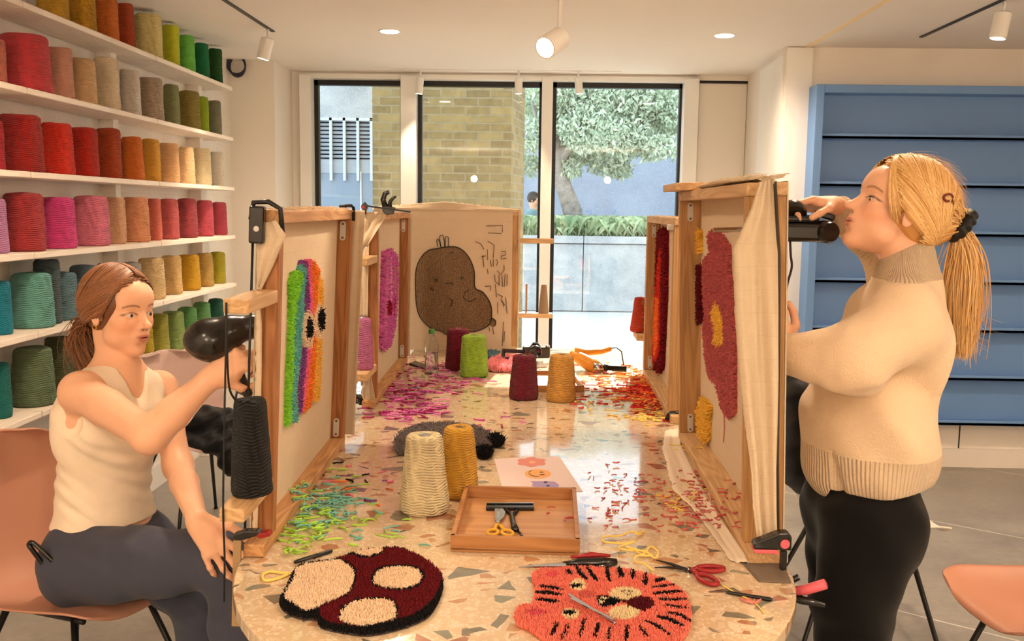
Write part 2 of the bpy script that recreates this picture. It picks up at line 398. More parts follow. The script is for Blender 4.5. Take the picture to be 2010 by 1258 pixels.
rel(MB().tube([at(a, b, Y=YT) for a, b in ((1092, 330), (1130, 270), (1180, 230), (1240, 200))], [.09, .06, .04, .02], 8).tube([at(a, b, Y=YT) for a, b in ((1090, 300), (1150, 280), (1220, 285), (1280, 250))], [.08, .05, .03, .02], 8).tube([at(a, b, Y=YT) for a, b in ((1090, 320), (1060, 260), (1045, 200))], [.08, .05, .02], 8).build('branches', M['bark'], tr, smooth=True), tb)
bl = []
for (px, py, r) in ((1120, 200, .55), (1180, 180, .6), (1240, 190, .6), (1300, 190, .5), (1160, 250, .5), (1215, 260, .55), (1270, 250, .5), (1130, 290, .35), (1190, 310, .35), (1215, 330, .22), (1298, 285, .28), (1110, 240, .4), (1050, 200, .4), (1040, 260, .35), (1035, 320, .25), (1250, 150, .6), (1150, 150, .6), (1100, 160, .5), (1330, 230, .3), (1120, 330, .2), (1270, 300, .15)):
    p = at(px, py, Y=YT+rng.uniform(-.6, .6)); bl.append((p.x, p.y, p.z, r))
v, f, c = leaf_cloud(36000, bl, .09, ((150, 172, 144), (224, 234, 212)))
fo = np_mesh('foliage', v, f, M['vcol'], tr, cols=c); rel(fo, tb); tag(fo, kind='stuff')
# ------------------------------------------------------------------ yarn
def yarn_mat():
    t = NT('wound_yarn'); oi = t.n('ObjectInfo'); v = t.obj(); s = t.n('SeparateXYZ', i_Vector=v)
    th = t.math('ARCTAN2', s.outputs[1], s.outputs[0]); rnd = oi.outputs['Random']
    off = t.n('CombineXYZ', i_X=rnd, i_Y=rnd, i_Z=rnd); vv = t.n('VectorMath', operation='MULTIPLY_ADD', i_0=off.outputs[0]); t.set(vv.inputs[1], (40, 40, 40)); t.set(vv.inputs[2], v)
    nz = t.noise(vv.outputs[0], 3.0, 2); nz2 = t.noise(vv.outputs[0], 6.0, 2)
    z = t.math('MULTIPLY_ADD', s.outputs[2], 185, t.math('MULTIPLY', nz, 12))
    a = t.math('SINE', t.math('MULTIPLY_ADD', th, 8.0, z)); b = t.math('SINE', t.math('MULTIPLY_ADD', th, -9.0, t.math('MULTIPLY', z, .93)))
    c = t.math('SINE', t.math('MULTIPLY_ADD', th, 3.0, z))
    m = t.ramp(nz2, [(.42, (0, 0, 0, 1)), (.58, (1, 1, 1, 1))])
    ab = t.mix(m, a, b); h = t.mix(.35, ab, c)
    ply = t.math('SINE', t.math('MULTIPLY_ADD', th, 160.0, t.math('MULTIPLY', z, 2.0)))
    hh = t.math('ADD', h, t.math('MULTIPLY', ply, .12))
    f = t.math('MULTIPLY_ADD', nz2, .16, .92)
    col = t.n('HueSaturation', i_Value=f, i_Color=oi.outputs['Color']).outputs[0]
    t.base(col, .85, .15); t.b.inputs['Sheen Weight'].default_value = .12
    t.bump(hh, .9, .0042); return t.m
M['yarn'] = yarn_mat()
M['card'] = plain((148, 122, 96), .8, name='cardboard')
def cone_mesh(seed, taper, rnd=.1, hole=True, lumps=.012):
    """unit package of yarn: diameter 1, height 1"""
    r_ = random.Random(seed); n = 36; prof = []
    R0 = .5; R1 = .5*taper
    if not hole: prof.append((.0001, .985))
    if hole: prof += [(.085, .9), (.1, .975)]
    pts = [(R1*.55, 1.0), (R1*.82, .992), (R1*.95, .965), (R1, .93)]
    for i in range(1, 26):
        u = i/26; pts.append((R1+(R0-R1)*u, .93-.86*u))
    pts += [(R0*.99, .045), (R0*.93, .012), (R0*.8, 0), (.0001, 0)]
    prof += pts
    mb = MB(); v = []; m = len(prof); ph = [r_.uniform(0, 6.28) for _ in range(6)]
    for i, (r, z) in enumerate(prof):
        for k in range(n):
            a = 2*math.pi*k/n
            q = 1+lumps*(math.sin(3*a+ph[0]+z*4)+math.sin(2*a+ph[1]-z*9)+.8*math.sin(z*38+ph[2]+a)+.5*math.sin(z*75+ph[3]-2*a))*(1 if r > .12 else 0)
            v.append((r*q*math.cos(a), r*q*math.sin(a), z+(.006*math.sin(2*a+ph[4]) if z > .9 else 0)))
    f = [(i*n+k, (i+1)*n+k, (i+1)*n+(k+1) % n, i*n+(k+1) % n) for i in range(m-1) for k in range(n)]
    mb.add(v, f); return mb
protos = []
for i in range(4):
    o = cone_mesh(i, (.9, .95, .86, .92)[i], hole=False).build('yarn_skein', M['yarn'], smooth=True); protos.append(o)
used = [False]*4
SH_X0, SH_X1 = -1.955, -1.77
SZ = [2.175, 1.882, 1.59, 1.303, 1.017, .725]
JY = [5.66, 4.513, 3.345, 2.18, 1.0]
ORD = ['top', 'second', 'third', 'fourth', 'fifth', 'sixth', 'lowest']
for i, z in enumerate(SZ):
    for j in range(4):
        if i == 6 and j < 3: pass
        pos = ['far', 'middle', 'near', 'nearest']
        o = MB().box((0, 0, -.022), (SH_X1-SH_X0, JY[j]-JY[j+1]-.008, 0)).build('shelf_plank', M['shelf'], bevel=.003, loc=(SH_X0, JY[j+1]+.004, z))
        tag(o, f'{pos[j]} board of the {ORD[i]} shelf row on the left wall', 'shelf', 'wall shelf boards')
for j, y in enumerate((5.42, 4.3, 3.16, 2.0)):
    u = MB().box((0, 0, 0), (.07, .055, ZC-.03 if y > 5 else ZC-.005)).build('shelf_upright', M['wall'], bevel=.002, loc=(XL, y, 0))
    tag(u, ['far', 'middle', 'near', 'nearest'][j]+' white upright post holding the shelves on the left wall', 'shelf post', 'shelf uprights')
CONES = [
 [(105, 60, -30, (232, 178, 50), 'mustard yellow'), (160, 58, -18, (218, 160, 35), 'deep mustard'), (211, 46, -8, (233, 125, 45), 'orange'), (247, 38, 3, (190, 75, 30), 'rust'), (292, 56, 22, (240, 222, 150), 'pale yellow'), (337, 33, 46, (225, 232, 50), 'neon yellow'), (367, 34, 66, (130, 222, 90), 'bright lime green'), (397, 30, 82, (25, 135, 80), 'emerald green'), (424, 27, 93, (30, 90, 25), 'dark green')],
 [(-12, 50, 70, (215, 120, 100), 'salmon'), (52, 96, 58, (212, 70, 78), 'large coral red'), (120, 52, 88, (240, 175, 150), 'peach pink'), (166, 50, 110, (248, 205, 155), 'apricot cream'), (211, 52, 108, (246, 225, 190), 'cream'), (256, 44, 133, (240, 228, 215), 'off-white'), (297, 50, 148, (190, 168, 145), 'beige'), (338, 32, 163, (150, 155, 105), 'sage'), (372, 44, 175, (150, 132, 60), 'olive'), (400, 22, 188, (175, 200, 40), 'slim lime'), (421, 30, 195, (135, 135, 105), 'grey-green')],
 [(-12, 44, 232, (190, 30, 45), 'crimson'), (44, 84, 218, (165, 35, 32), 'large dark red'), (114, 66, 236, (226, 50, 28), 'bright red'), (166, 58, 246, (196, 40, 22), 'brick red'), (215, 50, 248, (182, 70, 26), 'burnt rust'), (261, 46, 265, (232, 120, 42), 'orange'), (298, 38, 270, (240, 175, 65), 'golden yellow'), (334, 38, 278, (244, 190, 135), 'peach'), (367, 34, 286, (246, 205, 155), 'light peach'), (398, 36, 288, (243, 225, 180), 'cream'), (427, 27, 296, (243, 232, 210), 'ivory')],
 [(-4, 44, 388, (205, 140, 190), 'lilac'), (50, 82, 373, (178, 58, 62), 'large dusky red'), (116, 70, 383, (226, 70, 140), 'hot pink'), (181, 72, 380, (232, 125, 150), 'pink'), (228, 42, 385, (240, 185, 145), 'pale peach'), (269, 52, 384, (244, 165, 120), 'peach orange'), (303, 32, 388, (232, 118, 98), 'coral'), (333, 40, 388, (210, 98, 98), 'dusty rose'), (368, 44, 387, (172, 70, 78), 'wine rose'), (403, 36, 391, (208, 82, 98), 'raspberry rose'), (432, 30, 395, (210, 80, 100), 'rose pink')],
 [(4, 44, 550, (20, 140, 165), 'turquoise'), (66, 84, 532, (110, 175, 165), 'large aqua'), (96, 54, 507, (75, 92, 98), 'dark slate'), (128, 56, 532, (105, 140, 150), 'grey-blue'), (168, 60, 518, (95, 115, 130), 'slate blue'), (215, 50, 515, (150, 150, 165), 'lavender grey'), (258, 44, 513, (178, 172, 165), 'light grey'), (299, 54, 504, (240, 205, 150), 'buttery cream'), (338, 42, 500, (238, 196, 130), 'pale apricot'), (372, 46, 498, (222, 168, 35), 'golden mustard'), (403, 36, 495, (205, 165, 85), 'tan'), (428, 32, 493, (185, 170, 40), 'olive yellow')],
 [(2, 46, 712, (15, 120, 115), 'teal'), (68, 86, 680, (105, 125, 92), 'large sage green'), (118, 56, 660, (88, 92, 62), 'dark olive'), (165, 56, 660, (110, 120, 80), 'olive grey'), (215, 50, 650, (150, 150, 60), 'moss'), (255, 46, 640, (165, 160, 60), 'ochre green'), (284, 40, 632, (205, 175, 45), 'yellow'), (316, 36, 615, (185, 180, 75), 'yellow-green'), (342, 46, 610, (150, 175, 100), 'pale green'), (369, 42, 602, (105, 165, 95), 'leaf green'), (398, 38, 592, (110, 170, 100), 'soft green'), (425, 34, 585, (35, 95, 75), 'bottle green')],
]
rr = random.Random(3)
for i, row in enumerate(CONES):
    for (px, w_, ty, col, nm) in row:
        X = -1.862; Z = SZ[i]; y = y_of(px, X, Z); dist = y/math.cos(math.atan2(1.862, y))
        D = min(w_*y/FPX*.97, .178); h = (at(px, ty+w_*.06, Y=y-D*.3).z-Z); h = min(max(h, .1), .255)
        k = rr.randrange(4); p = protos[k]
        if used[k]: o = dup(p)
        else: o = p; used[k] = True
        o.location = (X, y, Z+.0005); o.scale = (D, D, h); o.rotation_euler = (0, 0, rr.uniform(0, 6.28)); o.color = lin(col)
        tag(o, f'{nm} yarn package standing on the {ORD[i]} shelf of the left wall', 'yarn', 'yarn on the wall shelves')
for k in range(4):
    if not used[k]: bpy.data.objects.remove(protos[k])
# ------------------------------------------------------------------ table
def terrazzo():
    t = NT('terrazzo'); v = t.obj()
    d = t.n('TexNoise', i_Vector=v, i_Scale=9., i_Detail=2.); dv = t.n('VectorMath', operation='MULTIPLY_ADD', i_0=d.outputs[1]); t.set(dv.inputs[1], (.03, .03, .0)); t.set(dv.inputs[2], v)
    base = t.mix(t.noise(v, 6, 3), lin((198, 170, 136)), lin((216, 192, 158)))
    def layer(base, scale, th, gap, stops, prob, stretch=(1, 1, 1), seed=0):
        m = t.n('Mapping', i_Vector=dv.outputs[0]); m.inputs['Scale'].default_value = stretch; m.inputs['Location'].default_value = (seed*3.7, seed*1.3, 0)
        c = t.n('TexVoronoi', voronoi_dimensions='2D', i_Vector=m.outputs[0], i_Scale=scale); e = t.n('TexVoronoi', voronoi_dimensions='2D', feature='DISTANCE_TO_EDGE', i_Vector=m.outputs[0], i_Scale=scale)
        s = t.n('SeparateColor', i_Color=c.outputs[1])
        shrink = t.math('MULTIPLY_ADD', s.outputs[1], th, gap)
        mask = t.math('MULTIPLY', t.math('GREATER_THAN', e.outputs[0], shrink), t.math('LESS_THAN', s.outputs[0], prob))
        nz = t.noise(v, 40, 4)
        col = t.mix(t.math('MULTIPLY', nz, .35), t.ramp(s.outputs[2], stops, 'CONSTANT'), lin((215, 195, 165)))
        return t.mix(mask, base, col), mask
    b1, _ = layer(base, 120, .1, .08, [(0, (218, 198, 168)), (.5, (204, 178, 144)), (.8, (230, 214, 188))], .7)
    b1b, _ = layer(b1, 38, .15, .12, [(0, (222, 204, 176)), (.55, (180, 130, 90)), (.7, (216, 194, 162)), (.94, (90, 84, 72))], .25, seed=4)
    st = [(0, (78, 84, 74)), (.22, (150, 84, 52)), (.45, (176, 120, 76)), (.62, (104, 112, 98)), (.78, (160, 92, 58)), (.9, (48, 44, 38))]
    b2, _ = layer(b1b, 21, .16, .2, st, .26, (1.0, 1.25, 1), 1)
    b3, _ = layer(b2, 12.5, .14, .2, st, .34, (.95, 1.2, 1), 2)
    t.base(b3, .13, .6); t.b.inputs['Coat Weight'].default_value = .5; t.b.inputs['Coat Roughness'].default_value = .03; return t.m
M['terr'] = terrazzo()
TZ = .75
xl, xr, yn, yf = -.592, .548, 1.42, 4.95
out = [(xl, yf), (xl, 1.93)]
for k in range(0, 41):
    a = math.pi+math.pi*k/40; out.append((-.022+.57*math.cos(a), 1.93+.62*math.sin(a)))
out += [(xr, 1.93), (xr, yf)]
out = [out[0]]+[p for i, p in enumerate(out[1:]) if (Vector(p)-Vector(out[i])).length > .004]
tbl = thing('terrazzo_table', 'long communal table with a glossy terrazzo top and rounded near end', 'table', (0, 3, 0))
tt = MB().prism([(x, y-3, TZ-.028) for x, y in out], (0, 0, .028)).build('table_top', M['terr'], tbl, bevel=.003)
for (x, y) in ((-.3, 2.2), (.3, 2.2), (-.3, 4.5), (.3, 4.5)):
    MB().box((x-.03, y-3-.03, 0), (x+.03, y-3+.03, TZ-.028)).build('leg', M['blackmetal'], tbl)
MB().box((-.33, -.85, TZ-.07), (.33, 1.5, TZ-.028)).build('under_frame', M['blackmetal'], tbl)
# ------------------------------------------------------------------ ceiling lamps
M['lampface'] = emit((1, .86, .66, 1), 14)
for i, (x, y) in enumerate(DOWN[:2]):
    t = thing('recessed_downlight', ['round recessed downlight glowing in the ceiling, left of the middle spotlight', 'round recessed downlight glowing in the ceiling near the right-hand wall recess'][i], 'downlight', (x, y, ZC), group='recessed ceiling downlights')
    MB().lathe([(.0001, -.009), (.046, -.0085), (.05, -.006)], 24).build('lamp_face', M['lampface'], t)
    MB().lathe([(.05, -.006), (.058, -.005), (.06, 0)], 24).build('trim_ring', M['whitemetal'], t)
def spot(px0, py0, px1, py1, r, Yd, stem, label, lit=True, L=None, tilt=None):
    """cylinder head from upper pixel point to lower pixel point"""
    top = at(px0, py0, Y=Yd) if not isinstance(px0, Vector) else px0
    bot = at(px1, py1, Y=Yd) if tilt is None else top+Vector(tilt)
    d = (bot-top).normalized()
    t = thing('track_spotlight', label, 'spotlight', (top.x, top.y, ZC), group='white cylinder spotlights')
    R = d.to_track_quat('Z', 'Y').to_matrix(); Ln = (bot-top).length; o = top-Vector((top.x, top.y, ZC))
    MB().lathe([(r*.6, 0), (r, .006), (r, Ln), (r*.86, Ln), (r*.86, Ln-.012), (.0001, Ln-.012)], 24, o=o, R=R).build('lamp_head', M['whitemetal'], t, smooth='auto')
    MB().lathe([(.0001, Ln-.010), (r*.82, Ln-.010)], 24, o=o, R=R).build('lamp_face', M['lampface'], t)
    MB().tube([(0, 0, 0), (0, 0, o.z*.5), o+d*.01], .007, 8).build('stem', M['whitemetal'], t, smooth=True)
    if lit:
        l = light('SPOT', 'spot_glow', bot+d*.01, 22, WARM, spot_size=1.1, spot_blend=.6, shadow_soft_size=.03); l.rotation_euler = d.to_track_quat('-Z', 'Y').to_euler()
    return t
def y_ceiling(px, py): return at(px, py, Z=ZC).y
YT3 = at(940, 137, Z=ZC).y
tk = tag(MB().box((at(665, 138, Z=ZC).x, YT3-.01, ZC-.006), (at(1220, 138, Z=ZC).x, YT3+.01, ZC)).build('lighting_track', M['whitemetal']), 'thin white lighting track on the ceiling above the window', 'lighting track', 'ceiling lighting tracks')
for n_, (a, b) in zip(('leftmost', 'middle', 'rightmost'), ((825, 822), (1018, 1018), (1135, 1137))):
    spot(a, 152, b, 184, .026, YT3, 0, f'{n_} of the three small white spotlights hanging above the window')
tk = MB().bar(at(437, -2, Z=ZC-.003), at(536, 62, Z=ZC-.003), .02, .006).build('lighting_track', M['blackmetal']); tag(tk, 'dark lighting track on the ceiling beside the yarn shelves', 'lighting track', 'ceiling lighting tracks')
c0 = at(527, 55, Z=ZC); p0 = at(526, 72, Y=c0.y)
spot(526, 74, 516, 116, .034, c0.y, 0, 'white cylinder spotlight on the left near the yarn shelves')
c1 = at(1096, 60, Z=ZC).y
M['track2'] = M['whitemetal']
cc = at(1107, -5, Z=ZC-.003)
spot(1100, 74, 0, 0, .036, 3.1, 0, 'white spotlight in the middle of the ceiling, tilted towards the camera', tilt=(-.05, -.075, -.045))
tk = MB().bar(at(1808, 73, Z=ZC-.003), at(2030, -28, Z=ZC-.003), .02, .006).build('lighting_track', M['blackmetal']); tag(tk, 'dark lighting track on the ceiling above the blue shelving', 'lighting track', 'ceiling lighting tracks')
c2 = at(1972, 2, Z=ZC).y
spot(1970, 24, 1958, 76, .036, c2, 0, 'white cylinder spotlight above the blue shelving')
# coiled cable on the wall
cb = MB()
for k in range(3):
    cy = at(466, 131, Y=YCOL-.03)
    cb.tube([cy+Vector(((.05+.004*k)*math.cos(a), -.01*k, (.062-.003*k)*math.sin(a)+.004*k)) for a in np.linspace(0, 2*math.pi, 28, endpoint=False)], .006, 6, closed=True)
tag(cb.build('coiled_cable', plain((40, 40, 60), .5), smooth=True), 'small coil of dark blue cable hung high in the corner past the shelves', 'cable')
# ------------------------------------------------------------------ tufting frames
M['fir'] = wood('reddish_fir_z', (128, 80, 44), (176, 120, 74), 2, 1.0)
M['fir_y'] = wood('reddish_fir_y', (160, 112, 68), (202, 154, 104), 1, 1.0)
M['pine'] = wood('pale_pine_z', (156, 114, 70), (192, 150, 102), 2, .9)
M['pine_y'] = wood('pale_pine_y', (180, 140, 94), (212, 174, 128), 1, .9)
M['pine_x'] = wood('pale_pine_x', (196, 158, 112), (226, 192, 148), 0, .9)
def canvas_mat(c=(214, 194, 166)):
    t = NT('monks_cloth'); v = t.obj(); s = t.n('SeparateXYZ', i_Vector=v)
    ln = t.math('LESS_THAN', t.math('FRACT', t.math('MULTIPLY', s.outputs[2], 21.0)), .03)
    wv = t.n('TexWave', i_Vector=v, i_Scale=180.0, wave_type='BANDS', bands_direction='Z'); nz = t.noise(v, 25, 4)
    col = t.mix(t.math('MULTIPLY', ln, .16), t.n('HueSaturation', i_Value=t.math('MULTIPLY_ADD', nz, .1, .95), i_Color=lin(c)).outputs[0], lin((150, 140, 125)))
    t.base(col, .9, .1); t.bump(t.math('ADD', wv.outputs[1], t.math('MULTIPLY', nz, 1.5)), .35, .0015)
    return t.m
M['canvas'] = canvas_mat(); M['steel'] = plain((206, 202, 196), .35, .0, .5, name='zinc_plate'); M['screw'] = plain((120, 90, 60), .4, .6)
M['red_plastic'] = plain((150, 30, 34), .35, name='red_plastic')
def inpoly(px, py, poly):
    x = np.asarray([p[0] for p in poly]); y = np.asarray([p[1] for p in poly]); ins = np.zeros(px.shape, bool); j = len(x)-1
    for i in range(len(x)):
        c = ((y[i] > py) != (y[j] > py)); xx = (x[j]-x[i])*(py-y[i])/((y[j]-y[i]) or 1e-12)+x[i]
        ins ^= c & (px < xx); j = i
    return ins
def ell(cx, cy, rx, ry, n=18): return [(cx+rx*math.cos(2*math.pi*k/n), cy+ry*math.sin(2*math.pi*k/n)) for k in range(n)]
def stroke(pts, w_):
    L, R = [], []
    for i, p in enumerate(pts):
        a = pts[max(i-1, 0)]; b = pts[min(i+1, len(pts)-1)]; d = (b[0]-a[0], b[1]-a[1]); n = math.hypot(*d) or 1; q = (-d[1]/n, d[0]/n)
        ww = w_*(1 if 0 < i < len(pts)-1 else .6)
        L.append((p[0]+q[0]*ww, p[1]+q[1]*ww)); R.append((p[0]-q[0]*ww, p[1]-q[1]*ww))
    return L+R[::-1]
def zt(x, y, ox, oy, s): return [(ox+a/s, oy+b/s) for a, b in zip(x, y)]
def tufts(name, polys, to2, to3, sp, h, parent=None, mat=None, rag=.5, lean=.35, streak=None, cream=0, seed=1, var=.10):
    """pile of short tufts covering outlines; to2(px,py)->plane coords, to3(a,b,height)->3D; colours by outline, later ones on top"""
    r = np.random.default_rng(seed); P2 = [([to2(*p) for p in pl], c) for pl, c in polys]
    allp = np.array([p for pl, _ in P2 for p in pl]); lo, hi = allp.min(0), allp.max(0)
    gx, gy = np.meshgrid(np.arange(lo[0], hi[0], sp), np.arange(lo[1], hi[1], sp)); gx = gx.ravel(); gy = gy.ravel()
    gx = gx+r.uniform(-.5, .5, gx.shape)*sp; gy = gy+r.uniform(-.5, .5, gy.shape)*sp
    qx = gx+r.normal(0, rag*sp, gx.shape); qy = gy+r.normal(0, rag*sp, gx.shape)
    col = np.zeros((len(gx), 3)); on = np.zeros(len(gx), bool)
    for pl, c in P2:
        k = inpoly(qx, qy, pl); on |= k; col[k] = lin(c)[:3]
    gx, gy, col = gx[on], gy[on], col[on]; n = len(gx)
    if streak: col = col*(1+streak*np.sin(gx*900+3*np.sin(gy*14))[:, None]*(r.uniform(.4, 1, (n, 1))))
    col = np.clip(col*(1+r.normal(0, var, (n, 1))), 0, 1)
    if cream: mk = ((np.sin(gx*760+2.2*np.sin(gy*11)) > .72) & (r.uniform(0, 1, n) < .75))[:, None]; col = np.where(mk, col*(1-cream)+np.array(lin((226, 204, 170))[:3])*cream, col)
    hh = h*r.uniform(.65, 1.15, n); lx, ly = r.normal(0, lean*h, n), r.normal(0, lean*h, n); a0 = r.uniform(0, 6.28, n); rad = sp*.85
    V = []
    for k in range(3):
        a = a0+k*2.094; V.append((gx+rad*np.cos(a), gy+rad*np.sin(a), np.zeros(n)))
    for k in range(3):
        a = a0+k*2.094; V.append((gx+lx+rad*.5*np.cos(a), gy+ly+rad*.5*np.sin(a), hh))
    v = np.concatenate([np.array(to3(*q)).T if not isinstance(to3(*q), np.ndarray) else to3(*q) for q in V], 0); i = np.arange(n)
    q = lambda k: i+k*n
    f4 = np.concatenate([np.stack([q(0), q(1), q(4), q(3)], 1), np.stack([q(1), q(2), q(5), q(4)], 1), np.stack([q(2), q(0), q(3), q(5)], 1), np.stack([q(3), q(4), q(5), q(3)], 1)], 0)
    tri = np.concatenate([f4[:3*n][:, [0, 1, 2]], f4[:3*n][:, [0, 2, 3]], f4[3*n:][:, :3]], 0)
    return np_mesh(name, v, tri, mat or M['vcol'], parent, smooth=False, cols=np.concatenate([col]*6, 0))
def to_table(z=TZ):
    def g(px, py): p = at(px, py, Z=z); return p.x, p.y
    return g
def up3(z=TZ): return lambda a, b, h: np.stack([a, b, z+h], 1)
def cloth(name, Lp, Rp, mat, parent=None, rows=60, cols=10, amp=.006, freq=2.2, inv=None, nrm=(0, 1, 0), rag=.002, seed=0, kind=None, thick=.0012):
    """hanging cloth between two boundary lines of 3D points, rippled along nrm, with a ragged edge"""
    def samp(P, u):
        P = [Vector(p) for p in P]; L = [0]
        for a, b in zip(P, P[1:]): L.append(L[-1]+(b-a).length)
        t = u*L[-1]
        for i in range(len(P)-1):
            if t <= L[i+1]+1e-9: return P[i].lerp(P[i+1], (t-L[i])/max(L[i+1]-L[i], 1e-9))
        return P[-1]
    r = random.Random(seed); ph = [r.uniform(0, 6) for _ in range(5)]; v = []; N = Vector(nrm)
    for i in range(rows+1):
        u = i/rows; a, b = samp(Lp, u), samp(Rp, u)
        a = a+(a-b)*r.uniform(-rag, rag)*8
        for j in range(cols+1):
            s = j/cols; p = a.lerp(b, s)
            d = amp*(math.sin(freq*6.28*s+ph[0]+2.2*u)+.6*math.sin(freq*2.7*6.28*s+ph[1]-4*u)+.5*math.sin(7*u+ph[2]+3*s))
            v.append(p+N*d)
    f = [(i*(cols+1)+j, i*(cols+1)+j+1, (i+1)*(cols+1)+j+1, (i+1)*(cols+1)+j) for i in range(rows) for j in range(cols)]
    if inv is not None: v = [inv @ p for p in v]
    o = MB().add(v, f).build(name, mat, parent, smooth=True)
    m = o.modifiers.new('thickness', 'SOLIDIFY'); m.thickness = thick
    return o
def fuzz(name, line, n, L, mat, parent, inv, seed=0, down=0.0):
    """frayed threads along a 3D line"""
    r = random.Random(seed); mb = MB()
    for _ in range(n):
        i = r.randrange(len(line)-1); p = Vector(line[i]).lerp(Vector(line[i+1]), r.random()); p = p+Vector((r.uniform(-.012, .012), r.uniform(-.012, .012), 0))
        d = Vector((r.gauss(0, .8), r.gauss(0, .8), r.uniform(-.3, .8)-down)); q = p+d*L*.5; e = p+d*L+Vector((r.gauss(0, .3), r.gauss(0, .3), -.3))*L
        mb.tube([inv @ p, inv @ q, inv @ e], .0006, 3)
    return mb.build(name, mat, parent)
def plate(mb_plate, mb_screw, x0, x1, y, z0, z1):
    c = (x0+x1)/2; r = abs(x1-x0)/2; n = 10
    pl = [(c+r*math.cos(math.pi*k/n), y, z1-r+r*math.sin(math.pi*k/n)) for k in range(n+1)]+[(c-r*math.cos(math.pi*k/n), y, z0+r-r*math.sin(math.pi*k/n)) for k in range(n+1)]
    mb_plate.prism(pl, (0, -.0025, 0))
    for z in (z0+r, z1-r): mb_screw.lathe([(.0001, .0015), (.0035, .001), (.004, -.001)], 10, (c, y-.0025, z), R=Matrix.Rotation(math.pi/2, 3, 'X'))
def frame(label, org, s, L, H, w, lean, rz, mats, group='tufting frames clamped to the table', pw=.036, near_ext=.06, thick=.028, canvas_x=None):
    """s=-1: canvas on the -x side; local y runs along the frame, z up, x=0 is the face towards the table middle"""
    r = thing('tufting_loom', label, 'tufting frame', (org[0], org[1], TZ+.0005), rz, group); r.rotation_euler = (0, lean, rz)
    post, bar = mats; cx = (canvas_x if canvas_x is not None else w-.006)*s
    def bx(a, b): return (min(a[0]*s, b[0]*s), a[1], a[2]), (max(a[0]*s, b[0]*s), b[1], b[2])
    MB().box(*bx((0, -near_ext, 0), (w, L, thick))).build('base_bar', bar, r, bevel=.003)
    MB().box(*bx((0, -.004, H-thick), (w, L, H))).build('top_bar', bar, r, bevel=.003)
    MB().box(*bx((0, 0, thick), (w, pw, H-thick))).build('post', post, r, bevel=.002)
    MB().box(*bx((0, L-pw-.004, thick), (w, L-.004, H-thick))).build('post', post, r, bevel=.002)
    MB().box((min(cx, cx+.002*s), pw, thick), (max(cx, cx+.002*s), L-pw, H-thick)).build('canvas', M['canvas'], r)
    # canvas pulled over the outer face
    MB().box((min(w*s, (w+.003)*s), -.002, .01), (max(w*s, (w+.003)*s), L+.004, H+.002)).build('canvas_wrap', M['canvas'], r)
    for z0 in (thick+.004, H-thick-.064):
        p, sc = MB(), MB(); x0, x1 = sorted((.3*w*s, (.3*w+.017)*s)); plate(p, sc, x0, x1, L-pw-.004, z0, z0+.058)
        pl = p.build('bracket', M['steel'], r); sc.build('screws', M['screw'], pl)
    bpy.context.view_layer.update(); r['_s'] = s
    return r, r.matrix_world.copy(), cx
def plane_tools(Mw, cx, s):
    """pixel -> (y,z) in the frame's canvas plane"""
    inv = Mw.inverted(); o = inv @ Vector(_C)
    def to2(px, py):
        q = inv @ Vector(_C+(_F+_R*(px-1005)/FPX-_U*(py-629)/FPX)); d = q-o; t = (cx-o.x)/d.x; p = o+d*t; return p.y, p.z
    def to3(a, b, h): return np.stack([cx-s*h+0*a, a, b], 1)
    return to2, to3, inv
def arms(r, s, w, y, pts_mat, yarn=None, lower=.13, upper=.53, ln=.22, wd=.045):
    """two bars fixed to the outer corner of the near post: eyelet bar above, cone shelf below"""
    for z in (upper, lower):
        x0, x1 = sorted(((w-.045)*s if s < 0 else .0, (w+.003)*s)); 
        MB().box((x0, y-ln, z), (x1, y-.001, z+.027)).build('yarn_arm', pts_mat, r, bevel=.003)
